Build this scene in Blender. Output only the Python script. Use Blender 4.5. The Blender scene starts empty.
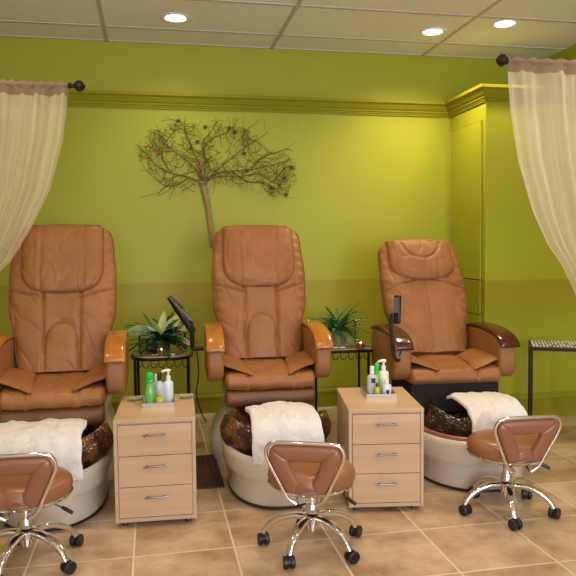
import bpy, bmesh, math, random
from mathutils import Vector, Matrix, noise
C = bpy.context.scene.collection
R = math.radians
PI = math.pi

# ------------------------------------------------------------------ camera
F = 690.0
yaw, pitch, roll = R(11.2), math.atan(41 / F), 0.010
fw = Vector((math.sin(yaw) * math.cos(pitch), math.cos(yaw) * math.cos(pitch), -math.sin(pitch)))
r0 = Vector((math.cos(yaw), -math.sin(yaw), 0))
u0 = r0.cross(fw)
rr = r0 * math.cos(roll) - u0 * math.sin(roll)
uu = u0 * math.cos(roll) + r0 * math.sin(roll)
cam = bpy.data.cameras.new('camera')
cam_o = bpy.data.objects.new('camera', cam)
C.objects.link(cam_o)
cam.sensor_width = 36
cam.lens = 36 * F / 576
cam.clip_start = 0.02
m = Matrix((rr, uu, -fw)).transposed().to_4x4()
m.translation = Vector((0, 0, 1.3))
cam_o.matrix_world = m
bpy.context.scene.camera = cam_o

# ------------------------------------------------------------------ world, lights, exposure
w = bpy.data.worlds.new('World')
bpy.context.scene.world = w
w.use_nodes = True
w.node_tree.nodes['Background'].inputs[0].default_value = (0.75, 0.85, 1.0, 1)
w.node_tree.nodes['Background'].inputs[1].default_value = 0.6
vs = bpy.context.scene.view_settings
vs.view_transform = 'Standard'
vs.look = 'None'
vs.gamma = 1
vs.exposure = -0.2
vs.use_curve_mapping = False


def area(name, loc, rot, sx, sy, power, col):
    l = bpy.data.lights.new(name, 'AREA')
    l.shape = 'RECTANGLE'
    l.size, l.size_y, l.energy, l.color = sx, sy, power, col
    o = bpy.data.objects.new(name, l)
    C.objects.link(o)
    o.location = loc
    o.rotation_euler = rot
    return o


# daylight through the two shop-front windows behind the viewer
area('window_daylight', (-0.1, -2.55, 1.55), (R(90), 0, 0), 1.6, 1.9, 95, (0.80, 0.87, 1.0))
area('window_daylight', (2.1, -2.55, 1.55), (R(90), 0, 0), 1.6, 1.9, 140, (0.80, 0.87, 1.0))
CANS = [(0.193, 4.70), (1.997, 4.70), (2.416, 4.45), (-0.75, 3.2), (0.9, 2.9), (2.3, 2.6), (-0.6, 1.0), (1.0, 0.8), (2.4, 0.5), (0.2, -1.2), (1.9, -1.2)]  # cans in front of the back-wall ones are unseen, kept for their light
CAN_POWER = [25, 68, 32, 56, 64, 58, 34, 34, 18, 18, 18]
WARM = (1.0, 0.76, 0.50)

# ------------------------------------------------------------------ materials


def pmat(name, col, rough=0.5, metal=0.0, bump=0.0, bscale=40, var=0.0, vscale=6, spec=None, coat=0, col2=None, stretch=None,
         emit=None, estr=0, trans=0, alpha=1, sheen=0, ior=None, detail=4):
    mt = bpy.data.materials.new(name)
    mt.use_nodes = True
    nt = mt.node_tree
    b = nt.nodes['Principled BSDF']
    b.inputs['Base Color'].default_value = (*col, 1)
    b.inputs['Roughness'].default_value = rough
    b.inputs['Metallic'].default_value = metal
    if spec is not None: b.inputs['Specular IOR Level'].default_value = spec
    if coat: b.inputs['Coat Weight'].default_value = coat
    if trans: b.inputs['Transmission Weight'].default_value = trans
    if ior: b.inputs['IOR'].default_value = ior
    if alpha < 1: b.inputs['Alpha'].default_value = alpha
    if sheen: b.inputs['Sheen Weight'].default_value = sheen
    if emit:
        b.inputs['Emission Color'].default_value = (*emit, 1)
        b.inputs['Emission Strength'].default_value = estr
    if bump or var or col2:
        tc = nt.nodes.new('ShaderNodeTexCoord')
        src = tc.outputs['Object']
        if stretch:
            mp = nt.nodes.new('ShaderNodeMapping')
            mp.inputs['Scale'].default_value = stretch
            nt.links.new(src, mp.inputs[0])
            src = mp.outputs[0]
    if bump:
        n = nt.nodes.new('ShaderNodeTexNoise')
        n.inputs['Scale'].default_value = bscale
        n.inputs['Detail'].default_value = detail
        bp = nt.nodes.new('ShaderNodeBump')
        bp.inputs['Strength'].default_value = bump
        bp.inputs['Distance'].default_value = 0.01
        nt.links.new(src, n.inputs['Vector'])
        nt.links.new(n.outputs['Fac'], bp.inputs['Height'])
        nt.links.new(bp.outputs[0], b.inputs['Normal'])
    if var or col2:
        n = nt.nodes.new('ShaderNodeTexNoise')
        n.inputs['Scale'].default_value = vscale
        n.inputs['Detail'].default_value = 5
        nt.links.new(src, n.inputs['Vector'])
        rp = nt.nodes.new('ShaderNodeValToRGB')
        c2 = col2 or tuple(c * (1 - var) for c in col)
        c1 = col if col2 else tuple(min(1, c * (1 + var)) for c in col)
        rp.color_ramp.elements[0].position = 0.33
        rp.color_ramp.elements[1].position = 0.67
        rp.color_ramp.elements[0].color = (*c2, 1)
        rp.color_ramp.elements[1].color = (*c1, 1)
        nt.links.new(n.outputs['Fac'], rp.inputs[0])
        nt.links.new(rp.outputs[0], b.inputs['Base Color'])
    return mt


def N(nt, t, **kw):
    n = nt.nodes.new(t)
    for k, v in kw.items():
        setattr(n, k, v)
    return n


def math_node(nt, op, a, b=None, c=None, clamp=False):
    n = nt.nodes.new('ShaderNodeMath')
    n.operation = op
    n.use_clamp = clamp
    for i, v in enumerate((a, b, c)):
        if v is None: continue
        if isinstance(v, (int, float)): n.inputs[i].default_value = v
        else: nt.links.new(v, n.inputs[i])
    return n.outputs[0]


def mixcol(nt, fac, a, b):
    n = nt.nodes.new('ShaderNodeMix')
    n.data_type = 'RGBA'
    for k, v in ((0, fac), (6, a), (7, b)):
        if isinstance(v, (int, float)): n.inputs[k].default_value = v
        elif isinstance(v, tuple): n.inputs[k].default_value = (*v, 1)
        else: nt.links.new(v, n.inputs[k])
    return n.outputs[2]


LIME = (0.385, 0.415, 0.024)
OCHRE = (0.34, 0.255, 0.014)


def wall_material():
    mt = pmat('lime_paint', LIME, rough=0.46, bump=0.06, bscale=60, spec=0.3)
    nt = mt.node_tree
    b = nt.nodes['Principled BSDF']
    g = N(nt, 'ShaderNodeNewGeometry')
    s = N(nt, 'ShaderNodeSeparateXYZ')
    nt.links.new(g.outputs['Position'], s.inputs[0])
    ns = N(nt, 'ShaderNodeTexNoise')
    ns.inputs['Scale'].default_value = 2.2
    ns.inputs['Detail'].default_value = 4
    nt.links.new(g.outputs['Position'], ns.inputs['Vector'])
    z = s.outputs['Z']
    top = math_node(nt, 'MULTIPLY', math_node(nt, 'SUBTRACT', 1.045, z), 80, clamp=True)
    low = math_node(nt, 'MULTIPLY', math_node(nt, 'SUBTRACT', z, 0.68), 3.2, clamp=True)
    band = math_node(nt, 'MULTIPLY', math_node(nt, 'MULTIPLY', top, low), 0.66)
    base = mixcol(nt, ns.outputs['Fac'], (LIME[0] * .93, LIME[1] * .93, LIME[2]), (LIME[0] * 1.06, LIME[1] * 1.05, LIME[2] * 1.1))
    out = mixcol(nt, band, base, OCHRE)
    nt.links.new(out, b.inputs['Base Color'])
    return mt


def floor_material():
    mt = pmat('beige_floor_tile', (0.5, 0.33, 0.2), rough=0.32)
    nt = mt.node_tree
    b = nt.nodes['Principled BSDF']
    g = N(nt, 'ShaderNodeNewGeometry')
    s = N(nt, 'ShaderNodeSeparateXYZ')
    nt.links.new(g.outputs['Position'], s.inputs[0])
    T, X0, Y0, GW = 0.4265, -0.098, 2.917, 0.009

    def cell(v, o):
        q = math_node(nt, 'DIVIDE', math_node(nt, 'SUBTRACT', v, o), T)
        fr = math_node(nt, 'FRACT', math_node(nt, 'ADD', q, 100.0))
        d = math_node(nt, 'MINIMUM', fr, math_node(nt, 'SUBTRACT', 1.0, fr))
        return math_node(nt, 'FLOOR', q), math_node(nt, 'MULTIPLY', d, T)
    ix, dx = cell(s.outputs['X'], X0)
    iy, dy = cell(s.outputs['Y'], Y0)
    d = math_node(nt, 'MINIMUM', dx, dy)
    grout = math_node(nt, 'MULTIPLY', math_node(nt, 'SUBTRACT', GW * .62, d), 500, clamp=True)
    cv = N(nt, 'ShaderNodeCombineXYZ')
    nt.links.new(ix, cv.inputs[0])
    nt.links.new(iy, cv.inputs[1])
    wn = N(nt, 'ShaderNodeTexWhiteNoise')
    nt.links.new(cv.outputs[0], wn.inputs[0])
    off = N(nt, 'ShaderNodeVectorMath', operation='MULTIPLY_ADD')
    nt.links.new(wn.outputs['Color'], off.inputs[0])
    off.inputs[1].default_value = (7, 7, 7)
    nt.links.new(g.outputs['Position'], off.inputs[2])
    n1 = N(nt, 'ShaderNodeTexNoise')
    n1.inputs['Scale'].default_value = 5
    n1.inputs['Detail'].default_value = 8
    n1.inputs['Roughness'].default_value = 0.62
    nt.links.new(off.outputs[0], n1.inputs['Vector'])
    rp = N(nt, 'ShaderNodeValToRGB')
    e = rp.color_ramp.elements
    e[0].position, e[0].color = 0.32, (0.33, 0.20, 0.105, 1)
    e[1].position, e[1].color = 0.66, (0.62, 0.455, 0.30, 1)
    nt.links.new(n1.outputs['Fac'], rp.inputs[0])
    br = math_node(nt, 'MULTIPLY_ADD', wn.outputs['Value'], 0.14, 0.0)
    c = mixcol(nt, br, rp.outputs[0], (0.36, 0.24, 0.14))
    c = mixcol(nt, grout, c, (0.68, 0.58, 0.44))
    nt.links.new(c, b.inputs['Base Color'])
    nt.links.new(math_node(nt, 'MULTIPLY_ADD', n1.outputs['Fac'], 0.25, 0.2), b.inputs['Roughness'])
    h = math_node(nt, 'SUBTRACT', math_node(nt, 'MULTIPLY', n1.outputs['Fac'], 0.25), grout)
    bp = N(nt, 'ShaderNodeBump')
    bp.inputs['Strength'].default_value = 0.35
    bp.inputs['Distance'].default_value = 0.004
    nt.links.new(h, bp.inputs['Height'])
    nt.links.new(bp.outputs[0], b.inputs['Normal'])
    return mt


def wood_material(name, c1, c2, rough=0.4, horiz=True, sc=1.0):
    mt = pmat(name, c1, rough=rough)
    nt = mt.node_tree
    b = nt.nodes['Principled BSDF']
    tc = N(nt, 'ShaderNodeTexCoord')
    mp = N(nt, 'ShaderNodeMapping')
    mp.inputs['Scale'].default_value = (1.5 * sc, 6 * sc, 34 * sc) if horiz else (30 * sc, 6 * sc, 1.5 * sc)
    nt.links.new(tc.outputs['Object'], mp.inputs[0])
    n1 = N(nt, 'ShaderNodeTexNoise')
    n1.inputs['Scale'].default_value = 1.0
    n1.inputs['Detail'].default_value = 6
    n1.inputs['Distortion'].default_value = 0.4
    nt.links.new(mp.outputs[0], n1.inputs['Vector'])
    rp = N(nt, 'ShaderNodeValToRGB')
    e = rp.color_ramp.elements
    e[0].position, e[0].color = 0.3, (*c2, 1)
    e[1].position, e[1].color = 0.7, (*c1, 1)
    nt.links.new(n1.outputs['Fac'], rp.inputs[0])
    nt.links.new(rp.outputs[0], b.inputs['Base Color'])
    bp = N(nt, 'ShaderNodeBump')
    bp.inputs['Strength'].default_value = 0.05
    nt.links.new(n1.outputs['Fac'], bp.inputs['Height'])
    nt.links.new(bp.outputs[0], b.inputs['Normal'])
    return mt


def sheer_material(name, col, opac):
    mt = bpy.data.materials.new(name)
    mt.use_nodes = True
    nt = mt.node_tree
    nt.nodes.clear()
    out = N(nt, 'ShaderNodeOutputMaterial')
    tr = N(nt, 'ShaderNodeBsdfTransparent')
    df = N(nt, 'ShaderNodeBsdfDiffuse')
    tl = N(nt, 'ShaderNodeBsdfTranslucent')
    df.inputs[0].default_value = (*col, 1)
    tl.inputs[0].default_value = (*col, 1)
    m1 = N(nt, 'ShaderNodeMixShader')
    m1.inputs[0].default_value = 0.35
    nt.links.new(df.outputs[0], m1.inputs[1])
    nt.links.new(tl.outputs[0], m1.inputs[2])
    tc = N(nt, 'ShaderNodeTexCoord')
    mp = N(nt, 'ShaderNodeMapping')
    mp.inputs['Scale'].default_value = (60, 60, 9)
    nt.links.new(tc.outputs['UV'], mp.inputs[0])
    ns = N(nt, 'ShaderNodeTexNoise')
    ns.inputs['Scale'].default_value = 1
    ns.inputs['Detail'].default_value = 5
    mp.inputs['Scale'].default_value = (22, 3, 1)
    nt.links.new(mp.outputs[0], ns.inputs['Vector'])
    lw = N(nt, 'ShaderNodeLayerWeight')
    lw.inputs['Blend'].default_value = 0.35
    a = math_node(nt, 'MULTIPLY_ADD', ns.outputs['Fac'], 0.34, opac - 0.14)
    a = math_node(nt, 'MULTIPLY_ADD', lw.outputs['Facing'], 0.45, a, clamp=True)
    m2 = N(nt, 'ShaderNodeMixShader')
    nt.links.new(a, m2.inputs[0])
    nt.links.new(tr.outputs[0], m2.inputs[1])
    nt.links.new(m1.outputs[0], m2.inputs[2])
    nt.links.new(m2.outputs[0], out.inputs[0])
    return mt


def mottled(name, c1, c2, c3, scale, rough=0.15):
    mt = pmat(name, c1, rough=rough, coat=0.6)
    nt = mt.node_tree
    b = nt.nodes['Principled BSDF']
    tc = N(nt, 'ShaderNodeTexCoord')
    v = N(nt, 'ShaderNodeTexVoronoi')
    v.inputs['Scale'].default_value = scale
    n = N(nt, 'ShaderNodeTexNoise')
    n.inputs['Scale'].default_value = scale * .25
    n.inputs['Detail'].default_value = 4
    nt.links.new(tc.outputs['Object'], v.inputs['Vector'])
    nt.links.new(tc.outputs['Object'], n.inputs['Vector'])
    f1 = math_node(nt, 'MULTIPLY', math_node(nt, 'SUBTRACT', 0.27, v.outputs['Distance']), 6, clamp=True)
    f2 = math_node(nt, 'MULTIPLY', math_node(nt, 'SUBTRACT', n.outputs['Fac'], 0.42), 5, clamp=True)
    c = mixcol(nt, f2, c1, c2)
    c = mixcol(nt, math_node(nt, 'MULTIPLY', f1, f2), c, c3)
    nt.links.new(c, b.inputs['Base Color'])
    bp = N(nt, 'ShaderNodeBump')
    bp.inputs['Strength'].default_value = 0.5
    bp.inputs['Distance'].default_value = 0.01
    nt.links.new(v.outputs['Distance'], bp.inputs['Height'])
    nt.links.new(bp.outputs[0], b.inputs['Normal'])
    return mt


def ceiling_material():
    mt = pmat('ceiling_tile', (0.90, 0.88, 0.86), rough=0.9, bump=0.4, bscale=90, var=0.04, vscale=50)
    return mt


M = {}
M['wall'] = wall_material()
M['trimgreen'] = pmat('lime_trim_paint', (0.29, 0.28, 0.014), rough=0.6, spec=0.15)
M['groove'] = pmat('dark_groove', (0.19, 0.18, 0.01), rough=0.8)
M['floor'] = floor_material()
M['ceiling'] = ceiling_material()
M['tbar'] = pmat('ceiling_grid_metal', (0.55, 0.52, 0.47), rough=0.5)
M['white'] = pmat('white_plastic', (0.80, 0.80, 0.78), rough=0.35)
M['leather'] = pmat('tan_leather', (0.305, 0.130, 0.041), rough=0.48, spec=0.35, bump=0.22, bscale=26, var=0.10, vscale=5, detail=8)
M['leather_dark'] = pmat('brown_leather', (0.165, 0.066, 0.022), rough=0.45, spec=0.35, bump=0.25, bscale=22, var=0.1, vscale=5, detail=8)
M['piping'] = pmat('seam_piping', (0.20, 0.065, 0.022), rough=0.5)
M['oak_cap'] = wood_material('honey_wood', (0.46, 0.18, 0.026), (0.34, 0.115, 0.015), rough=0.22, horiz=False)
M['cherry_cap'] = wood_material('dark_cherry_wood', (0.10, 0.020, 0.012), (0.045, 0.010, 0.008), rough=0.18, horiz=False)
M['shell'] = pmat('cream_fiberglass', (0.62, 0.56, 0.44), rough=0.22, coat=0.4)
M['bowl'] = mottled('brown_gold_resin', (0.035, 0.012, 0.005), (0.15, 0.06, 0.015), (0.70, 0.42, 0.13), 62)
M['bowl_dark'] = mottled('dark_gold_resin', (0.010, 0.006, 0.004), (0.05, 0.025, 0.010), (0.85, 0.60, 0.22), 62)
M['rosy'] = pmat('rosy_brown_rim', (0.30, 0.12, 0.08), rough=0.3)
M['black'] = pmat('black_plastic', (0.012, 0.011, 0.011), rough=0.35)
M['blackmatte'] = pmat('black_fabric', (0.010, 0.008, 0.007), rough=0.8)
M['towel'] = pmat('white_terry', (0.86, 0.85, 0.83), rough=0.95, bump=0.9, bscale=180, sheen=0.4)
M['birch'] = wood_material('birch_laminate', (0.58, 0.38, 0.225), (0.49, 0.305, 0.165), rough=0.42, horiz=True, sc=.55)
M['birch_side'] = wood_material('birch_carcass', (0.54, 0.38, 0.24), (0.47, 0.32, 0.19), rough=0.45, horiz=True, sc=.55)
M['chrome'] = pmat('chrome', (0.82, 0.81, 0.80), rough=0.07, metal=1)
M['steel'] = pmat('brushed_steel', (0.27, 0.27, 0.28), rough=0.3, metal=1)
M['stoolskin'] = pmat('stool_vinyl', (0.26, 0.105, 0.050), rough=0.33, bump=0.06, bscale=160, spec=0.6)
M['sheer'] = sheer_material('sheer_curtain', (0.90, 0.76, 0.61), 0.34)
M['sheer_dense'] = sheer_material('sheer_pocket', (0.30, 0.215, 0.14), 0.85)
M['iron'] = pmat('dark_iron', (0.022, 0.014, 0.010), rough=0.35, metal=0.7)
M['bronze'] = pmat('dark_bronze', (0.035, 0.02, 0.014), rough=0.3, metal=0.6)
M['branch'] = pmat('rusty_wire', (0.15, 0.10, 0.02), rough=0.6, metal=0.2)
M['bark'] = pmat('bark_metal', (0.32, 0.21, 0.08), rough=0.65, bump=0.9, bscale=60, stretch=(1, 1, .15), var=.25, vscale=40)
M['leaflet'] = pmat('maroon_leaflet', (0.10, 0.035, 0.02), rough=0.5, metal=0.3)
M['redleaf'] = pmat('red_leaflet', (0.32, 0.05, 0.03), rough=0.5)
M['fern'] = pmat('fern_green', (0.055, 0.16, 0.028), rough=0.5, var=.5, vscale=25)
M['darkfern'] = pmat('dark_leaf_green', (0.018, 0.065, 0.014), rough=0.45, var=.5, vscale=25)
M['paleleaf'] = pmat('pale_variegated_leaf', (0.55, 0.62, 0.28), rough=0.4, col2=(0.30, 0.42, 0.12), vscale=22)
M['pot'] = pmat('tan_ceramic', (0.36, 0.24, 0.13), rough=0.5, var=.2, vscale=12)
M['basket'] = pmat('woven_basket', (0.10, 0.05, 0.02), rough=0.8, bump=1, bscale=60)
M['glass'] = pmat('table_glass', (0.80, 0.86, 0.72), rough=0.05, trans=0.75, ior=1.45)
M['stone'] = pmat('tabletop_stone', (0.40, 0.33, 0.17), rough=0.12, var=.15, vscale=14)
M['greenbottle'] = pmat('green_liquid', (0.25, 0.62, 0.16), rough=0.12, trans=0.35)
M['greencap'] = pmat('bright_green_plastic', (0.01, 0.50, 0.06), rough=0.3)
M['clearbottle'] = pmat('clear_bottle', (0.70, 0.74, 0.76), rough=0.1, trans=0.35)
M['yellowliquid'] = pmat('yellow_liquid', (0.55, 0.58, 0.10), rough=0.12, trans=0.3)
M['bluewhite'] = pmat('bluish_white_plastic', (0.62, 0.72, 0.82), rough=0.3)
M['cream'] = pmat('cream_plastic', (0.80, 0.79, 0.62), rough=0.35)
M['tray'] = pmat('silver_tray', (0.50, 0.45, 0.38), rough=0.22, metal=0.85)
M['copper'] = pmat('amber_votive_glass', (0.35, 0.10, 0.06), rough=0.12, metal=0.3, coat=0.5)
M['wax'] = pmat('lit_wax', (0.9, 0.6, 0.4), rough=0.6, emit=(1, 0.55, 0.3), estr=1.5)
M['flame'] = pmat('flame', (1, .8, .5), emit=(1, 0.75, 0.45), estr=25)
M['bulb'] = pmat('lamp_lens', (1, 1, 1), emit=(1, 0.90, 0.70), estr=9)
M['screen'] = pmat('grey_screen', (0.12, 0.125, 0.13), rough=0.15)
M['mat'] = pmat('brown_rubber_mat', (0.075, 0.035, 0.020), rough=0.7)
M['mosaicdark'] = pmat('dark_grout', (0.04, 0.03, 0.025), rough=0.4)
M['sliver'] = pmat('sliver_white', (0.8, 0.78, 0.74), rough=0.8)
M['cream_wall'] = pmat('taupe_paint', (0.33, 0.28, 0.22), rough=0.7)
M['windowframe'] = pmat('window_frame_paint', (0.55, 0.55, 0.52), rough=0.5)

# ------------------------------------------------------------------ mesh helpers


class MB:
    def __init__(s):
        s.v, s.f = [], []

    def add(s, vs, fs):
        o = len(s.v)
        s.v += [tuple(p) for p in vs]
        s.f += [tuple(i + o for i in f) for f in fs]
        return s

    def box(s, x0, x1, y0, y1, z0, z1):
        vs = [(x, y, z) for z in (z0, z1) for y in (y0, y1) for x in (x0, x1)]
        return s.add(vs, [(0, 2, 3, 1), (4, 5, 7, 6), (0, 1, 5, 4), (2, 6, 7, 3), (0, 4, 6, 2), (1, 3, 7, 5)])

    def loft(s, rings, cap=True, closed=True):
        n = len(rings[0])
        vs = [p for r in rings for p in r]
        fs = []
        for i in range(len(rings) - 1):
            for j in range(n if closed else n - 1):
                k = (j + 1) % n
                fs.append((i * n + j, i * n + k, (i + 1) * n + k, (i + 1) * n + j))
        if cap:
            fs.append(tuple(reversed(range(n))))
            fs.append(tuple(range((len(rings) - 1) * n, len(rings) * n)))
        return s.add(vs, fs)

    def grid(s, rows):
        return s.loft(rows, cap=False, closed=False)

    def tube(s, pts, r, n=8, closed=False):
        pts = [Vector(p) for p in pts]
        rad = r if isinstance(r, (list, tuple)) else [r] * len(pts)
        L = len(pts)
        rings = []
        nrm = None
        for i, p in enumerate(pts):
            if closed:
                t = pts[(i + 1) % L] - pts[i - 1]
            else:
                t = pts[min(i + 1, L - 1)] - pts[max(i - 1, 0)]
            if t.length < 1e-9: t = Vector((0, 0, 1))
            t.normalize()
            if nrm is None:
                a = Vector((0, 0, 1)) if abs(t.z) < .9 else Vector((1, 0, 0))
                nrm = (a - t * a.dot(t)).normalized()
            else:
                q = nrm - t * nrm.dot(t)
                nrm = q.normalized() if q.length > 1e-6 else nrm
            b = t.cross(nrm)
            rings.append([p + (nrm * math.cos(2 * PI * k / n) + b * math.sin(2 * PI * k / n)) * rad[i] for k in range(n)])
        if closed:
            rings.append(rings[0])
            return s.loft(rings, cap=False)
        return s.loft(rings)

    def lathe(s, prof, c=(0, 0, 0), n=32, cap=True, axis='z'):
        rings = []
        for r, z in prof:
            ring = []
            for k in range(n):
                a = 2 * PI * k / n
                if axis == 'z': p = (c[0] + r * math.cos(a), c[1] + r * math.sin(a), c[2] + z)
                elif axis == 'x': p = (c[0] + z, c[1] + r * math.cos(a), c[2] + r * math.sin(a))
                else: p = (c[0] + r * math.sin(a), c[1] + z, c[2] + r * math.cos(a))
                ring.append(p)
            rings.append(ring)
        return s.loft(rings, cap=cap)

    def ball(s, c, r, n=12, sz=1.0):
        prof = [(max(1e-4, r * math.sin(PI * i / n)), -r * sz * math.cos(PI * i / n)) for i in range(n + 1)]
        return s.lathe(prof, c, n=max(8, n))

    def build(s, name, mat, parent=None, smooth=True, bevel=0, seg=2, sharp=40, loc=None, rot=None, subsurf=0):
        me = bpy.data.meshes.new(name)
        me.from_pydata(s.v, [], s.f)
        bm = bmesh.new()
        bm.from_mesh(me)
        bmesh.ops.recalc_face_normals(bm, faces=bm.faces)
        bm.to_mesh(me)
        bm.free()
        me.materials.append(mat)
        if smooth:
            me.shade_smooth()
            me.set_sharp_from_angle(angle=R(sharp))
        o = bpy.data.objects.new(name, me)
        C.objects.link(o)
        if parent: o.parent = parent
        if loc: o.location = loc
        if rot: o.rotation_euler = rot
        if bevel:
            b = o.modifiers.new('bevel', 'BEVEL')
            b.width = bevel
            b.segments = seg
            b.limit_method = 'ANGLE'
        if subsurf:
            b = o.modifiers.new('sub', 'SUBSURF')
            b.levels = b.render_levels = subsurf
        return o


def catmull(pts, sub=8, closed=False):
    pts = [Vector(p) for p in pts]
    n = len(pts)
    out = []
    rng = range(n) if closed else range(n - 1)
    for i in rng:
        g = (lambda k: pts[k % n]) if closed else (lambda k: pts[max(0, min(n - 1, k))])
        p0, p1, p2, p3 = g(i - 1), g(i), g(i + 1), g(i + 2)
        for k in range(sub):
            t = k / sub
            out.append(0.5 * ((2 * p1) + (p2 - p0) * t + (2 * p0 - 5 * p1 + 4 * p2 - p3) * t * t + (3 * p1 - p0 - 3 * p2 + p3) * t ** 3))
    if not closed: out.append(pts[-1])
    return out


def interp(tab, t):
    if t <= tab[0][0]: return tab[0][1]
    for (a, x), (b, y) in zip(tab, tab[1:]):
        if t <= b:
            k = (t - a) / (b - a)
            k = k * k * (3 - 2 * k)
            return x + (y - x) * k
    return tab[-1][1]


def xloft(ring2, half, endr, nx=14, bulge=0.0, disp=None):
    """a closed outline in the y-z plane, carried along x with rounded ends"""
    cy = sum(p[0] for p in ring2) / len(ring2)
    cz = sum(p[1] for p in ring2) / len(ring2)
    ext = min(max(p[0] for p in ring2) - min(p[0] for p in ring2), max(p[1] for p in ring2) - min(p[1] for p in ring2)) / 2
    xs = []
    K = 7
    for i in range(K): xs.append((-half + endr * (1 - math.cos(PI / 2 * i / K)), math.sin(PI / 2 * i / K)))
    for i in range(nx + 1): xs.append((-half + endr + (2 * half - 2 * endr) * i / nx, 1))
    for i in range(K - 1, -1, -1): xs.append((half - endr * (1 - math.cos(PI / 2 * i / K)), math.sin(PI / 2 * i / K)))
    rings = []
    for x, sgn in xs:
        inset = endr * (1 - sgn) / max(ext, 1e-6)
        s = max(0.02, 1 - inset) * (1 + bulge * (1 - (x / half) ** 2))
        ring = []
        for (y, z) in ring2:
            Y, Z = cy + (y - cy) * s, cz + (z - cz) * s
            if disp:
                dy, dz = disp(x, Y, Z)
                Y += dy
                Z += dz
            ring.append((x, Y, Z))
        rings.append(ring)
    return rings


def pad(outline, mapping, T, nring=12, power=2.4, back=True):
    """a puffed pad: outline in (u,v) puffed by T along the mapping's normal"""
    n = len(outline)
    cu = sum(p[0] for p in outline) / n
    cv = sum(p[1] for p in outline) / n
    mb = MB()
    rings = []
    for k in range(nring + 1):
        r = 1 - (k / nring) ** 1.6 if k < nring else 0.01
        h = T * (1 - r ** power) ** (1 / power)
        rings.append([mapping(cu + (u - cu) * r, cv + (v - cv) * r, h) for u, v in outline])
    if back:
        rings.insert(0, [mapping(cu + (u - cu) * .5, cv + (v - cv) * .5, -0.003) for u, v in outline])
        rings.insert(1, [mapping(u, v, -0.003) for u, v in outline])
    mb.loft(rings)
    return mb


def thing(name, label, cat, loc=(0, 0, 0), rz=0, group=None):
    o = bpy.data.objects.new(name, None)
    C.objects.link(o)
    o.empty_display_size = 0.1
    o.location = loc
    o.rotation_euler = (0, 0, rz)
    o['label'] = label
    o['category'] = cat
    if group: o['group'] = group
    return o


def tag(o, label, cat, group=None, kind=None):
    o['label'] = label
    o['category'] = cat
    if group: o['group'] = group
    if kind: o['kind'] = kind
    return o


def struct(mb, name, mat, parent=None, **kw):
    kw.setdefault('smooth', False)
    o = mb.build(name, mat, parent, **kw)
    if parent is None: o['kind'] = 'structure'
    return o


def copy_tree(o, parent=None):
    c = o.copy()
    C.objects.link(c)
    if parent: c.parent = parent
    for ch in list(o.children): copy_tree(ch, c)
    return c


# ------------------------------------------------------------------ room
XL, XR, YF, YB, ZC = -1.30, 3.20, -2.7, 5.30, 2.82
BX, BY = 2.40, 4.68
struct(MB().box(XL - .1, XR + .1, YF - .1, YB + .1, -.1, 0), 'floor', M['floor'])
struct(MB().box(XL - .1, XR + .1, YF - .1, YB + .1, ZC, ZC + .1), 'ceiling', M['ceiling'])
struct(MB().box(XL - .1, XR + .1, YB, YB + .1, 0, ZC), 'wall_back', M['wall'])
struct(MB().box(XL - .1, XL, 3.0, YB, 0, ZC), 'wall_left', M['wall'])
struct(MB().box(XL - .1, XL, YF, 3.0, 0, ZC), 'wall_left_front', M['cream_wall'])
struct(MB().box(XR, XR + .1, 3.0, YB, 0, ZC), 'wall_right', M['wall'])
struct(MB().box(XR, XR + .1, YF, 3.0, 0, ZC), 'wall_right_front', M['cream_wall'])
fw_ = MB()
fw_.box(XL, XR, YF - .1, YF, 0, .55)
fw_.box(XL, XR, YF - .1, YF, 2.55, ZC)
for a, b in ((XL, -.95), (.75, 1.25), (2.95, XR)): fw_.box(a, b, YF - .1, YF, .55, 2.55)
struct(fw_, 'wall_front', M['cream_wall'])
for i, (a, b) in enumerate(((-.95, .75), (1.25, 2.95))):
    wf = MB()
    for q in ((a, a + .05), (b - .05, b), ((a + b) / 2 - .02, (a + b) / 2 + .02)): wf.box(q[0], q[1], YF - .08, YF - .02, .55, 2.55)
    for q in ((.55, .60), (2.50, 2.55)): wf.box(a, b, YF - .08, YF - .02, q[0], q[1])
    struct(wf, 'window_%d' % (i + 1), M['windowframe'])
# projecting closet that the niche ends at; its side wall faces the chairs
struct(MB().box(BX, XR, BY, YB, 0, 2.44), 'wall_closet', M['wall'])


def crown(path, name):
    """profile (outward, z) carried along a plan path with mitred corners"""
    prof = [(0, 2.335), (.012, 2.335), (.014, 2.347), (.020, 2.349), (.020, 2.358), (.028, 2.361), (.030, 2.372), (.040, 2.380),
            (.062, 2.412), (.078, 2.422), (.080, 2.443), (0, 2.445)]
    rings = []
    P = [Vector(p) for p in path]
    for i, p in enumerate(P):
        d0 = (P[i] - P[i - 1]).normalized() if i else (P[1] - P[0]).normalized()
        d1 = (P[i + 1] - P[i]).normalized() if i < len(P) - 1 else d0
        n0, n1 = Vector((d0.y, -d0.x)), Vector((d1.y, -d1.x))
        b = (n0 + n1)
        b = b / (b.dot(n0)) if b.dot(n0) > 1e-6 else n0
        rings.append([(p.x + b.x * o, p.y + b.y * o, z) for o, z in prof])
    mb = MB().loft(rings)
    return struct(mb, name, M['trimgreen'])


crown([(XL, YB), (BX, YB), (BX, BY), (XR, BY)], 'trim_1')


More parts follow.
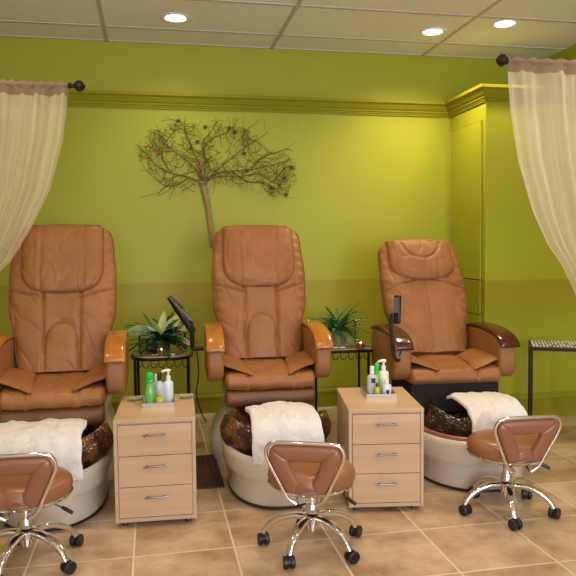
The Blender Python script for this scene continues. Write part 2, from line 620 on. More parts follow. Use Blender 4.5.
def base(path, name):
    prof = [(0, 0), (.022, 0), (.022, .022), (.014, .030), (.014, .135), (.020, .142), (.018, .155), (.008, .170), (.006, .185), (0, .187)]
    rings = []
    P = [Vector(p) for p in path]
    for i, p in enumerate(P):
        d0 = (P[i] - P[i - 1]).normalized() if i else (P[1] - P[0]).normalized()
        d1 = (P[i + 1] - P[i]).normalized() if i < len(P) - 1 else d0
        n0, n1 = Vector((d0.y, -d0.x)), Vector((d1.y, -d1.x))
        b = (n0 + n1)
        b = b / (b.dot(n0))
        rings.append([(p.x + b.x * o, p.y + b.y * o, z) for o, z in prof])
    return struct(MB().loft(rings), name, M['trimgreen'])


base([(XL, YB), (BX, YB), (BX, BY), (XR, BY)], 'baseboard_back')
# cream raceway along the top of the floor edge
rc = MB().box(XL, BX - .03, YB - .040, YB - .022, 0.0, .022)
struct(rc, 'trim_2', M['cream'])
# closet door on the side wall
d = MB().box(BX - .003, BX, 4.725, 5.275, .20, 2.215)
dr = struct(d, 'door_1', M['groove'])
for i, (z0, z1) in enumerate(((1.045, 2.208), (.785, 1.037), (.207, .777))):
    MB().box(BX - .014, BX - .001, 4.732, 5.262, z0, z1).build('door_panel', M['wall'], dr, smooth=False, bevel=.002)
MB().box(BX - .012, BX - .001, 5.264, 5.272, .207, 2.208).build('door_edge_strip', M['cream'], dr, smooth=False)
# ceiling grid
tb = MB()
x = -.282
for k in range(-1, 3):
    X = -.282 + 1.222 * k
    if XL < X < XR: tb.box(X - .012, X + .012, YF, YB, ZC - .006, ZC + .001)
for k in range(14):
    Y = 4.955 - .61 * k
    tb.box(XL, XR, Y - .012, Y + .012, ZC - .0055, ZC + .001)
tb.box(XL, XR, YB - .02, YB, ZC - .006, ZC + .001)
struct(tb, 'trim_3', M['tbar'])

# ------------------------------------------------------------------ recessed ceiling lights
cl_names = ['round recessed ceiling light above the wire tree, nearest the left curtain', 'round recessed ceiling light left of the pair above the right chair',
            'round recessed ceiling light of the pair nearest the right curtain'] + ['unseen round recessed ceiling light over the ' + q for q in ('left stool', 'middle stool', 'right stool', 'floor left of the viewer', 'floor ahead of the viewer', 'floor right of the viewer', 'front left window bay', 'front right window bay')]
for i, ((x, y), pw) in enumerate(zip(CANS, CAN_POWER)):
    t = thing('ceiling_light', cl_names[i], 'ceiling light', (x, y, ZC - .006), 0, 'recessed ceiling lights')
    MB().lathe([(.068, -.002), (.088, -.006), (.095, -.002), (.095, .004), (.068, .004)], cap=False).build('trim_ring', M['white'], t)
    MB().lathe([(.069, .002), (.069, -.001), (.04, -.006), (.001, -.009)]).build('lens', M['bulb'], t)
    l = bpy.data.lights.new('ceiling_lamp', 'SPOT')
    l.energy = pw
    l.color = WARM
    l.spot_size = R(150)
    l.spot_blend = 0.9
    l.shadow_soft_size = 0.06
    lo = bpy.data.objects.new('ceiling_lamp', l)
    C.objects.link(lo)
    lo.parent = t
    lo.location = (0, 0, -.07)

# ------------------------------------------------------------------ pedicure chairs


def seg_noise(x, y, s, seed=0):
    return noise.noise(Vector((x * s + seed * 7.3, y * s - seed * 3.1, seed * 1.7)))


def make_chair(label, loc, rz, slide, recline, blen, dark, arm_dz, arm_off, arm_half, seed, seat_dz=0.0):
    t = thing('pedicure_chair', label, 'pedicure chair', loc, rz, 'massage pedicure chairs along the lime wall')
    A = R(recline)
    sy, cy = math.sin(A), math.cos(A)
    seat_dz += .036
    y0, z0 = .13 + slide, .555 + seat_dz

    def bmap(x, s, n):
        bow = -.025 * math.sin(PI * min(1, s / blen)) + .05 * max(0, s / blen - .55) ** 2
        n2 = n - bow
        return (x, y0 + s * sy - n2 * cy, z0 + s * cy + n2 * sy)
    wk = .96 if dark else 1.0
    Wt = [(0, .240 * wk), (.18, .258 * wk), (.42, .298 * wk), (.62, .302 * wk), (.85, .288 * wk), (1, .270)]
    DD = .085

    def width(tt):
        wv = interp(Wt, tt)
        if tt > .90:
            k = (tt - .90) / .10
            wv -= .085 * (1 - math.sqrt(max(0, 1 - k * k)))
        return wv

    def depth(tt):
        dv = DD
        if tt > .94:
            k = (tt - .94) / .06
            dv = DD * (0.35 + .65 * math.sqrt(max(0, 1 - k * k)))
        return dv

    def disp(x, tt):
        s = tt * blen
        ax = abs(x)
        h = 0
        if not dark:
            h -= .014 * math.exp(-((ax - (.098 + .012 * tt)) / .011) ** 2) * (1 if tt < .80 else 0)
            # lumbar oval
            e = math.hypot(x / .092, (s - .15) / .135)
            h -= .009 * math.exp(-((e - 1) / .08) ** 2) * (1 if s > .12 else 0)
            h += .010 * max(0, 1 - e * e)
        else:
            h -= .010 * math.exp(-(x / .010) ** 2) * (1 if tt < .66 else 0)
            h += .012 * math.exp(-((ax - .12) / .07) ** 2) * (1 - tt)
        # wing seams
        zs = .475 + (ax - .10) * .30 if not dark else .625 + ax * (-.36)
        if ax > (.09 if not dark else .02): h -= .011 * math.exp(-((tt - zs) / .010) ** 2)
        h += .009 * math.exp(-((tt - zs - .06) / .07) ** 2) * min(1, ax / .2)
        # creases
        q = seg_noise(x * 1.0 + tt * .5, s * .8, 9, seed)
        h += .009 * q
        r = 1 - abs(seg_noise(x * 1.6 + s * .9, s * .55 - x * .5, 8, seed + 4)) * 2
        h -= .0042 * max(0, r - .64) / .36
        h += .006 * math.sin(s * 14 + ax * 9 + seed * 2) * math.exp(-((ax - .16) / .06) ** 2)
        # tufted hem
        if ax > .22: h += .0035 * math.sin(s * 95 + seed) * min(1, (ax - .22) / .04)
        return h

    def front(x, tt):
        wv = width(tt)
        xn = min(.999, abs(x) / wv)
        return depth(tt) * (1 - xn ** 3.4) ** (1 / 3.4) + disp(x, tt)
    na, nt_ = 256, 170
    rings = []
    for i in range(nt_ + 1):
        tt = i / nt_
        wv, dv = width(tt), depth(tt)
        ring = []
        for k in range(na):
            a = 2 * PI * k / na
            ca, sa = math.cos(a), math.sin(a)
            x = wv * math.copysign(abs(ca) ** (2 / 3.4), ca)
            n = dv * math.copysign(abs(sa) ** (2 / 3.4), sa)
            if sa > 0: n += disp(x, tt) * min(1, sa * 2)
            ring.append(bmap(x, tt * blen, n))
        rings.append(ring)
    br = MB().loft(rings).build('backrest', M['leather'], t, sharp=70)
    # side hem piping
    pp = MB()
    for sg in (-1, 1):
        pts = []
        for i in range(60):
            tt = .06 + .90 * i / 59
            pts.append(bmap(sg * (width(tt) * .985), tt * blen, depth(tt) * .36 + .008))
        pp.tube(pts, .0035, 6)
    pts = [bmap(width(.995) * .97 * math.cos(PI * i / 40), blen * (.985 + .012), .045) for i in range(41)]
    pp.tube(pts, .0035, 6)
    pp.build('piping', M['piping'], br)
    for sg in (-1, 1):
        pts = []
        for i in range(24):
            xa = .095 if not dark else .02
            x = xa + (width(.5) * .955 - xa) * i / 23
            tt = .475 + (x - .10) * .30 if not dark else .625 - x * .36
            pts.append(bmap(sg * x, tt * blen, front(x, tt) + .002))
        MB().tube(pts, .002, 6).build('seam', M['piping'], br)

    if not dark:
        for sg in (-1, 1):
            pts = []
            for i in range(40):
                tt = .03 + (.50) * i / 39
                x = .098 + .012 * tt
                pts.append(bmap(sg * x, tt * blen, front(x, tt) + .002))
            MB().tube(pts, .0017, 5).build('seam', M['piping'], br)
        pts = []
        for i in range(40):
            an = PI * (-.08 + 1.16 * i / 39)
            x, s_ = .090 * math.cos(an), .15 + .130 * math.sin(an)
            pts.append(bmap(x, s_, front(x, s_ / blen) + .003))
        MB().tube(pts, .0014, 5).build('seam', M['piping'], br)
    else:
        pts = [bmap(0, blen * (.05 + .56 * i / 39), front(0, .05 + .56 * i / 39) + .001) for i in range(40)]
        MB().tube(pts, .0013, 5).build('seam', M['piping'], br)
    # headrest pillow
    hb = .505 if not dark else .60      # bottom in t
    PW = .228 if not dark else .222
    ol = []
    top = .985
    K = 30
    for i in range(K + 1):
        a = PI * i / K
        ex = 2 / 3.0
        u = -PW * math.copysign(abs(math.cos(a)) ** ex, math.cos(a))
        v = (hb + .20) - .20 * abs(math.sin(a)) ** ex
        ol.append((u, v * blen))
    for i in range(1, 9):
        ol.append((PW * (1 - .01 * i / 8), (hb + .20 + (top - hb - .20) * i / 9) * blen))
    for i in range(1, 12):
        u = PW * .98 * (1 - 2 * i / 12)
        ol.append((u, (top + .012 * (1 - (u / PW) ** 2)) * blen))
    for i in range(9, 0, -1):
        ol.append((-PW * (1 - .01 * i / 8), (hb + .20 + (top - hb - .20) * i / 9) * blen))

    def pmap(u, v, h):
        tt = min(.995, v / blen)
        wv = width(tt)
        xn = min(.97, abs(u) / wv)
        b0 = depth(tt) * (1 - xn ** 3.4) ** (1 / 3.4)
        e = 0
        if h > 0.004:
            e = .007 * seg_noise(u, v, 11, seed + 9)
            rr_ = 1 - abs(seg_noise(u * 2.2, v * .9 - u * .4, 9, seed + 12)) * 2
            e -= .0042 * max(0, rr_ - .6) / .4
            gx = .120 if not dark else 9
            e -= .009 * math.exp(-((abs(u) - gx) / .007) ** 2) * min(1, h / .03)
            if dark:
                q = math.hypot(u / .135, (v - blen * .95) / (.17 * blen))
                e -= .010 * math.exp(-((q - 1) / .06) ** 2) * (1 if v < blen * .93 else 0)
        return bmap(u, v, b0 + .006 + h + e)
    # resample outline densely
    dense = []
    for i in range(len(ol)):
        a, b = Vector(ol[i]), Vector(ol[(i + 1) % len(ol)])
        for k in range(3): dense.append(tuple(a.lerp(b, k / 3)))
    hp = pad(dense, pmap, .042, nring=26, power=2.6).build('headrest_pillow', M['leather'], t, sharp=80)
    MB().tube([pmap(u, v, .001) for u, v in dense], .0042, 6, closed=True).build('piping', M['piping'], hp)

    # seat cushion
    fr = -.37 + slide
    zs = seat_dz
    ring = catmull([(.22 + slide, .575 + zs), (.0 + slide, .566 + zs), (-.20 + slide, .562 + zs), (fr + .05, .552 + zs), (fr + .008, .528 + zs), (fr, .498 + zs), (fr + .02, .472 + zs),
                    (fr + .07, .462 + zs), (.0 + slide, .462 + zs), (.22 + slide, .462 + zs)], 7, closed=True)
    ring = [(p[0], p[1]) for p in ring] if len(ring[0]) == 2 else ring

    def sd(x, y, z):
        dz = 0
        if z > .50:
            dz += .006 * seg_noise(x, y, 9, seed + 2)
            dz -= .008 * math.exp(-((abs(x) - .13) / .008) ** 2)
            r = 1 - abs(seg_noise(x * 1.5, y * 1.5, 7, seed + 6)) * 2
            dz -= .006 * max(0, r - .7) / .3
        return (0, dz)
    sc_ = MB().loft(xloft(ring, .262 if not dark else .285, .03, nx=64, disp=sd)).build('seat_cushion', M['leather'], t, sharp=80)
    hwx = .262 if not dark else .285
    # leather flaps lying over both sides of the seat
    for sg in (-1, 1):
        o = [(.262, .10), (.150, .09), (.128, -.05), (.112, -.20), (.098, -.345), (.15, -.332), (.21, -.312), (.266, -.285), (.268, -.08)]
        o = [(x * sg * (hwx / .262), y) for x, y in o]
        o = catmull(o, 5, closed=True)

        def fm(u, v, h, sg=sg):
            ax = abs(u) * .262 / hwx
            lift = -.004 + .046 * max(0, (ax - .10) / .16) ** 1.1
            lift -= .012 * max(0, -v - .25) / .08
            return (u, v + slide, .566 + zs + lift + h + .004 * seg_noise(u, v, 12, seed + 3))
        pf = pad([(p[0], p[1]) for p in o], fm, .013, nring=8, power=1.6).build('seat_flap', M['leather'], t, sharp=80)
        MB().tube([fm(p[0], p[1], 0) for p in o[20:37]], .0028, 6).build('piping', M['piping'], pf)
    # calf rest below the seat
    if not dark:
        ring = catmull([(fr + .10, .490), (fr + .05, .496), (fr + .018, .484), (fr + .008, .455), (fr + .012, .425), (fr + .035, .402), (fr + .08, .402), (fr + .12, .412)], 6, closed=True)

        def cd(x, y, z): return (-.004 * seg_noise(x, z, 9, seed + 8), 0)
        MB().loft(xloft([(p[0], p[1]) for p in ring], .255, .02, nx=40, disp=cd)).build('calf_rest', M['leather_dark'], t, sharp=80)
    else:
        MB().box(-.27, .27, fr + .04, .15, .30, .462 + zs).build('seat_skirt', M['blackmatte'], t, smooth=False, bevel=.01)
    # arms
    az = arm_dz
    for sg in (-1, 1):
        side = [(.26, .775), (.10, .805), (-.10, .802), (-.24, .780), (-.315, .740), (-.338, .68), (-.335, .61), (-.305, .558), (-.23, .535), (.05, .535), (.26, .55)]
        side = [(y + slide, z + az * (z - .45) / .4 - (.032 if dark and z < .63 else 0)) for y, z in side]
        ring = [(p[0], p[1]) for p in catmull(side, 6, closed=True)]
        rings = xloft(ring, arm_half, .022, nx=6)
        rings = [[(p[0] + sg * arm_off, p[1], p[2]) for p in r] for r in rings]
        ar = MB().loft(rings).build('armrest', M['leather'], t, sharp=60)
        # wooden cap follows the top edge and turns down over the front
        topl = [(.27, .788), (.10, .818), (-.10, .818), (-.25, .796), (-.332, .758), (-.360, .722)]
        topl = [(y + slide, z + az * (z - .45) / .4) for y, z in topl]
        cl = catmull([(y, z, 0) for y, z in topl], 8)
        th = .030
        wd = arm_half + .004
        sec = []
        L = len(cl)
        for i, p in enumerate(cl):
            tg = (cl[min(i + 1, L - 1)] - cl[max(i - 1, 0)]).normalized()
            nm = Vector((tg.y, -tg.x, 0))       # up / outward in (y,z)
            if nm.y < 0 and i < L * .6: nm = -nm
            if i >= L * .6 and nm.x > 0: nm = -nm
            k = min(1, (L - 1 - i) / 3 * .4 + .6) * min(1, .5 + i / 4)
            r_ = []
            for a in range(20):
                an = 2 * PI * a / 20
                xx = wd * math.copysign(abs(math.cos(an)) ** .55, math.cos(an))
                nn = th * .5 * math.copysign(abs(math.sin(an)) ** .55, math.sin(an)) * k
                r_.append((sg * arm_off + xx, p.x + nm.x * nn, p.y + nm.y * nn))
            sec.append(r_)
        MB().loft(sec).build('wood_cap', M['cherry_cap'] if dark else M['oak_cap'], ar, sharp=50)
    # cream fibreglass base and foot basin
    def plan(hw, yf, yb, ecc, n=72):
        pts = []
        for k in range(n):
            a = 2 * PI * k / n
            ca, sa = math.cos(a), math.sin(a)
            if sa < 0:
                x = hw * math.copysign(abs(ca) ** .85, ca)
                y = ecc + (ecc - yf) * -abs(sa) ** .9
            else:
                x = hw * (.80 + .20 * (1 - sa)) * math.copysign(abs(ca) ** .5, ca)
                y = ecc + (yb - ecc) * abs(sa) ** .5
            pts.append((x, y))
        return pts
    wide = .90 if not dark else 1.06
    zr = .262 if not dark else .275
    lev = [(0, .92, .965), (.02, .94, .972), (.035, .955, .98), (.135, .985, .99), (.150, 1.03, 1.005), (.165, 1.05, 1.02), (.20, 1.06, 1.02), (zr - .03, 1.07, 1.02), (zr - .008, 1.05, 1.01), (zr, 1.0, .99),
           (zr - .006, .93, .955), (zr - .03, .88, .93), (.12, .80, .86), (.10, .5, .6), (.10, .02, .02)]
    rings = []
    for z, sx, syy in lev:
        ring = []
        for (x, y) in plan(.30 * wide, -.88, -.08, -.42):
            yy = -.42 + (y + .42) * syy
            rise = 0
            if z > .13: rise = (.10 if not dark else .19) * max(0, (y + .62) / .55) ** 1.3 * min(1, (z - .1) / .1)
            if z < .115 and sx < .9: rise = 0
            ring.append((x * sx, yy, z + rise))
        rings.append(ring)
    fb = MB().loft(rings).build('foot_basin', M['shell'], t, sharp=50)
    # black kick line around the base
    MB().tube([(x * .93, -.42 + (y + .42) * .972, .012) for x, y in plan(.30 * wide, -.88, -.08, -.42)], .009, 6, closed=True).build('base_gasket', M['black'], fb)
    # pedestal under the seat
    rings = []
    for z, sx, yo in ((0, .315, 0), (.05, .335, -.01), (.14, .335, -.02), (.20, .31, 0), (.26, .265, .03), (.34, .24, .05), (.41, .25, .05), (.44, .23, .06)):
        rings.append([(sx * math.copysign(abs(math.cos(a)) ** .6, math.cos(a)), .16 + yo + (.27 - yo * .5) * math.copysign(abs(math.sin(a)) ** .5, math.sin(a)), z)
                      for a in [2 * PI * k / 48 for k in range(48)]])
    MB().loft(rings).build('pedestal', M['shell'], t, sharp=50)
    MB().box(-.22, .22, -.10, .38, .36, .47).build('seat_carriage', M['blackmatte'], t, smooth=False, bevel=.01)
    # resin bowl with a lobed lip
    bowl = []
    bm_ = M['bowl'] if not dark else M['bowl_dark']
    bs = 1.0 if not dark else .82
    for z, r in ((.15, .60), (.20, .80), (.26, .98), (.31, 1.07), (.35, 1.08), (.385, 1.02), (.408, .985), (.415, .955), (.405, .91), (.34, .84), (.24, .72), (.18, .55), (.17, .05)):
        ring = []
        for k in range(96):
            a = 2 * PI * k / 96
            lob = 1 + (.055 * math.cos(5 * (a + PI / 2)) * min(1, max(0, (z - .18) / .12)))
            dip = .022 * math.cos(5 * (a + PI / 2)) * min(1, max(0, (z - .25) / .12))
            rx, ry = .272 * r * lob * bs, .262 * r * lob
            ring.append((rx * math.cos(a), -.50 + ry * math.sin(a), (z - .012 if not dark else z * .92) + dip))
        bowl.append(ring)
    MB().loft(bowl).build('basin_bowl', bm_, t, sharp=60)
    if dark:
        rim = []
        pl = plan(.30 * wide, -.88, -.08, -.42)
        pts = []
        for (x, y) in pl:
            rise = .19 * max(0, (y + .62) / .55) ** 1.3
            pts.append((x * .93, -.42 + (y + .42) * .955, zr + .004 + rise))
        MB().tube(pts, .014, 8, closed=True).build('rosy_rim', M['rosy'], fb)['label'] = 'rosy brown inner rim'
    return t


def bottle_pos(): pass


LX, LY = -.505, 4.12
chL = make_chair('tan leather pedicure chair with honey wood arm caps beside the left curtain', (LX, LY, 0), R(0), -.17, 20, .895, False, 0, .312, .050, 1)
MX, MY = .668, 4.15
chM = make_chair('tan leather pedicure chair with honey wood arm caps below the wire tree', (MX, MY, 0), R(-3), 0, 20, .892, False, 0, .308, .048, 2)
RX, RY = 1.80, 4.14
chR = make_chair('reclined tan leather pedicure chair with dark cherry arm caps beside the closet', (RX, RY, 0), R(-5), 0, 28, .850, True, -.045, .325, .056, 3, seat_dz=-.022)


# remote on the middle chair's left arm
def local_part(o): return o


rm = MB().tube([(-.368, -.05, .70), (-.43, -.05, .70), (-.435, -.05, .705), (-.435, -.05, .79), (-.44, -.05, .82)], .014, 8).build('remote_arm', M['black'], chM)
h = MB()
h.tube([(-.43, -.05, .80), (-.465, -.06, .87), (-.52, -.07, .955), (-.565, -.08, 1.015)], [.020, .030, .026, .016], 10)
h.build('handset', M['black'], rm)
scv = MB().add([(-.450, -.095, .875), (-.428, -.07, .87), (-.515, -.08, .985), (-.53, -.10, .975)], [(0, 1, 2, 3)])
scv.build('handset_screen', M['screen'], rm, smooth=False)
MB().tube(catmull([(-.41, -.03, .69), (-.40, -.02, .55), (-.415, 0, .42), (-.39, .03, .30), (-.36, .10, .22)], 8), .004, 6).build('cable', M['black'], chM)
# remote on the right chair's left arm
rm = MB().tube(catmull([(-.33, -.24, .66), (-.345, -.33, .63), (-.375, -.35, .64), (-.39, -.33, .72), (-.39, -.31, .83), (-.385, -.30, .90)], 6), .010, 8).build('remote_arm', M['black'], chR)
MB().box(-.022, .022, -.012, .012, -.085, .085).build('handset', M['black'], rm, bevel=.008, loc=(-.352, -.31, .925), rot=(R(-8), R(-3), R(-50)))
MB().box(-.017, .017, -.0145, -.0125, -.02, .07).build('handset_screen', M['screen'], rm, smooth=False, loc=(-.352, -.31, .925), rot=(R(-8), R(-3), R(-50)))
MB().tube(catmull([(-.355, -.32, .82), (-.34, -.34, .78), (-.335, -.36, .72), (-.35, -.35, .65)], 8), .003, 6).build('cable', M['black'], chR)


# ------------------------------------------------------------------ towels over the basin fronts
def towel(label, loc, rz, x0, x1, seed, zt=.0, drop=.20, yf=-.800, side=0.0):
    path = [(-.42, .445), (-.55, .458), (-.68, .455), (yf + .025, .440), (yf - .018, .405), (yf - .030, .35), (yf - .034, .44 - drop)]
    pl = catmull([(p[0], p[1] + zt, 0) for p in path], 8)
    nu = 56

    def mk(off):
        rows = []
        for i, p in enumerate(pl):
            tg = (pl[min(i + 1, len(pl) - 1)] - pl[max(i - 1, 0)]).normalized()
            nm = Vector((tg.y, -tg.x))
            if nm.x > 0 and i > len(pl) * .4: nm = -nm
            if nm.y < 0 and i <= len(pl) * .4: nm = -nm
            f = i / (len(pl) - 1)
            row = []
            for k in range(nu + 1):
                u = k / nu
                x = x0 + (x1 - x0) * u + .012 * seg_noise(f * 1.5, u, 3, seed) + side * f
                wv = .012 * max(0, f - .35) * math.sin(u * 17 + seed * 2 + 2 * f) + .010 * seg_noise(u * 1.3, f, 5, seed + 2) + .006 * seg_noise(u, f, 14, seed + 5)
                sag = -.018 * (1 - math.sin(PI * min(1, max(0, (u - .0)))) ** .4) * (1 - .5 * f)
                hem = .016 * seg_noise(u, 0, 3, seed + 1) * max(0, f - .8) * 5
                n_ = off + wv + .010
                row.append((x, p.x + nm.x * n_, p.y + nm.y * n_ + sag + hem))
            rows.append(row)
        return rows
    A, B = mk(.014), mk(0)
    mb = MB()
    n = nu + 1
    vs = [p for r in A for p in r] + [p for r in B for p in r]
    L = len(A)
    o = L * n
    fs = []
    for i in range(L - 1):
        for j in range(nu):
            q = (i * n + j, i * n + j + 1, (i + 1) * n + j + 1, (i + 1) * n + j)
            fs.append(q)
            fs.append(tuple(o + v for v in reversed(q)))
    bd = [j for j in range(n)] + [i * n + nu for i in range(1, L)] + [(L - 1) * n + j for j in range(nu - 1, -1, -1)] + [i * n for i in range(L - 2, 0, -1)]
    for a, b in zip(bd, bd[1:] + bd[:1]): fs.append((a, b, o + b, o + a))
    mb.add(vs, fs)
    ob = mb.build('towel', M['towel'], None, sharp=80, loc=loc, rot=(0, 0, rz))
    tag(ob, label, 'towel', 'folded white towels over the foot basins')
    return ob


towel('white towel draped over the foot basin of the chair beside the left curtain', (LX, LY, 0), 0, -.30, .17, 1, zt=-.032, drop=.17)
towel('white towel draped over the foot basin of the chair below the wire tree', (MX, MY, 0), R(-3), -.155, .20, 2, zt=-.030, drop=.165)
towel('thick white towel draped over the foot basin of the reclined chair with dark arm caps', (RX, RY, 0), R(-5), -.085, .235, 3, zt=-.028, drop=.12, yf=-.77)


# ------------------------------------------------------------------ drawer cabinets
def cabinet(label, loc, rz, wd, dp):
    t = thing('drawer_cabinet', label, 'cabinet', loc, rz, 'birch drawer cabinets between the chairs')
    H0, H1 = .028, .512
    b = MB()
    b.box(0, .016, 0, dp, H0, H1 - .018)
    b.box(wd - .016, wd, 0, dp, H0, H1 - .018)
    b.box(.016, wd - .016, dp - .01, dp, H0, H1 - .018)
    b.box(.016, wd - .016, .004, dp - .01, H0, H0 + .018)
    b.box(.016, wd - .016, .012, dp - .01, H0 + .018, H1 - .019)
    b.build('body', M['birch_side'], t, smooth=False)
    MB().box(-.001, wd + .001, -.002, dp, H1 - .018, H1).build('top_panel', M['birch_side'], t, smooth=False, bevel=.0015)
    zz = [(.051, .193), (.196, .338), (.341, .486)]
    for z0, z1 in zz:
        dw = MB().box(.0185, wd - .0185, -.0015, .012, z0, z1).build('drawer', M['birch'], t, smooth=False, bevel=.001)
        zc = z0 + (z1 - z0) * .68
        hd = MB()
        hx = wd / 2
        hd.tube([(hx - .052, -.022, zc - .002), (hx - .03, -.026, zc), (hx + .03, -.026, zc + .001), (hx + .052, -.022, zc + .001)], .0042, 8)
        for q in (-.036, .036): hd.tube([(hx + q, .0, zc), (hx + q, -.025, zc)], .0042, 8)
        hd.build('handle', M['steel'], dw)
    for fx in (.04, wd - .04):
        for fy in (.04, dp - .04):
            MB().lathe([(.011, 0), (.013, .003), (.013, .008), (.009, .010), (.009, .028)], (fx, fy, 0), n=16).build('foot', M['steel'], t)
    return t


cabL = cabinet('birch three-drawer cabinet between the left and middle chairs', (-.186, 3.225, 0), R(-2.5), .373, .53)
cabR = cabinet('birch three-drawer cabinet between the middle and right chairs', (.922, 3.175, 0), R(-9), .366, .52)


def cabpt(cab, x, y): 
    mw = Matrix.Translation(cab.location) @ Matrix.Rotation(cab.rotation_euler.z, 4, 'Z')
    return mw @ Vector((x, y, .512))


def tray(label, p, rz, sx, sy):
    b = MB()
    b.box(-sx, sx, -sy, sy, 0, .003)
    b.box(-sx, sx, -sy, -sy + .003, .003, .022)
    b.box(-sx, sx, sy - .003, sy, .003, .022)
    b.box(-sx, -sx + .003, -sy + .003, sy - .003, .003, .022)
    b.box(sx - .003, sx, -sy + .003, sy - .003, .003, .022)
    o = b.build('tray', M['tray'], None, smooth=False, loc=p, rot=(0, 0, rz))
    tag(o, label, 'tray', 'metal trays on the cabinets')


def bottle(label, p, kind, h, r, bodym, capm, extra=None, group=None, sq=False):
    t = thing('bottle', label, 'bottle', p, 0, group)
    r *= 1.22
    sh = h * (.72 if kind != 'jar' else .8)
    n = 4 if sq else 24
    body = [(r * .92, 0), (r, .004), (r, sh * .86), (r * .85, sh * .94), (r * .42, sh), (r * .42, sh + .006)]
    if kind == 'spray': body = [(r * .95, 0), (r, .004), (r * .98, sh * .55), (r * .80, sh * .75), (r * .62, sh), (r * .5, sh + .004)]
    MB().lathe(body, n=n).build('body', bodym, t, sharp=50)
    if kind == 'pump':
        c = MB().lathe([(r * .46, sh + .004), (r * .46, sh + .022), (r * .2, sh + .026), (r * .2, sh + .045)], n=16)
        c.tube([(r * .4, 0, sh + .048), (-.005, 0, sh + .052), (-.034, 0, sh + .046)], [.009, .008, .005], 8)
        c.build('pump', capm, t)
    elif kind == 'spray':
        c = MB().lathe([(r * .66, sh), (r * .72, sh + .012), (r * .55, sh + .018), (r * .75, sh + .028), (r * .72, sh + .046), (r * .3, sh + .056)], n=16)
        c.build('cap', capm, t)
    else:
        k = .5 if kind == 'jar' else .45
        MB().lathe([(r * k, sh + .004), (r * k, h), (r * k * .8, h + .002)], n=16).build('cap', capm, t)
    if extra == 'band':
        MB().box(-r * .45, r * .35, -r * 1.06, -r * .9, sh * .62, sh * .85).build('label_patch', M['black'], t, smooth=False)
    if extra == 'foot':
        MB().box(-r * .45, r * .15, -r * 1.06, -r * .9, sh * .12, sh * .55).build('label_patch', M['black'], t, smooth=False)
    if extra == 'liquid':
        MB().lathe([(r * 1.01, .003), (r * 1.015, sh * .42), (r * .9, sh * .425)], n=24).build('liquid', M['yellowliquid'], t)
    return t


G1, G2 = 'bottles in the left tray', 'bottles in the right tray'
p = cabpt(cabL, .195, .335)
tray('metal tray of bottles on the birch cabinet beside the left chair', p, R(-2), .080, .105)
zt_ = .5155
c = lambda x, y: tuple(cabpt(cabL, .195 + x, .335 + y))[:2] + (zt_,)
bottle('green bottle with a rounded bright green cap, left end of the left tray', c(-.040, -.045), 'spray', .150, .023, M['greenbottle'], M['greencap'], group=G1)
bottle('slim white bottle with white cap behind the green bottle in the left tray', c(-.012, .035), 'cap', .135, .016, M['bluewhite'], M['white'], group=G1)
bottle('clear grey bottle with a black cap in the left tray', c(.006, -.005), 'cap', .150, .020, M['clearbottle'], M['black'], group=G1)
bottle('tall white pump bottle at the right of the left tray', c(.050, .012), 'pump', .150, .021, M['bluewhite'], M['cream'], group=G1)
bottle('short yellow-green jar at the front of the left tray', c(.010, -.072), 'jar', .055, .020, M['yellowliquid'], M['yellowliquid'], group=G1)
for k, (x, y, s) in enumerate(((-.125, .05, 'left'), (.135, .06, 'right'))):
    q = tuple(cabpt(cabL, .20 + x, .38 + y - .02))
    o = MB().lathe([(.026, 0), (.032, .004), (.042, .013), (.039, .013), (.028, .005), (.001, .004)], n=28).build('glass_dish', M['glass'], None, loc=q)
    tag(o, 'shallow clear glass dish on the left cabinet, %s of the bottle tray' % s, 'dish', 'glass dishes')
p = cabpt(cabR, .200, .345)
tray('metal tray of bottles on the birch cabinet beside the right chair', p, R(-8), .078, .105)
c = lambda x, y: tuple(cabpt(cabR, .200 + x, .345 + y))[:2] + (zt_,)
bottle('clear bottle of yellowish liquid with white cap and black label in the right tray', c(-.036, -.030), 'cap', .150, .022, M['clearbottle'], M['cream'], 'band', G2)
bottle('slim green bottle with bright green cap in the right tray', c(-.004, .010), 'spray', .150, .016, M['greenbottle'], M['greencap'], None, G2)
bottle('tall white pump bottle in the right tray', c(.036, .030), 'pump', .165, .023, M['cream'], M['white'], None, G2)
bottle('short white bottle with black patch at the front right of the right tray', c(.038, -.055), 'cap', .085, .020, M['bluewhite'], M['white'], 'foot', G2)
bottle('small bottle with yellow-green liquid and a black cap at the front of the right tray', c(-.016, -.076), 'cap', .068, .013, M['yellowliquid'], M['black'], None, G2)


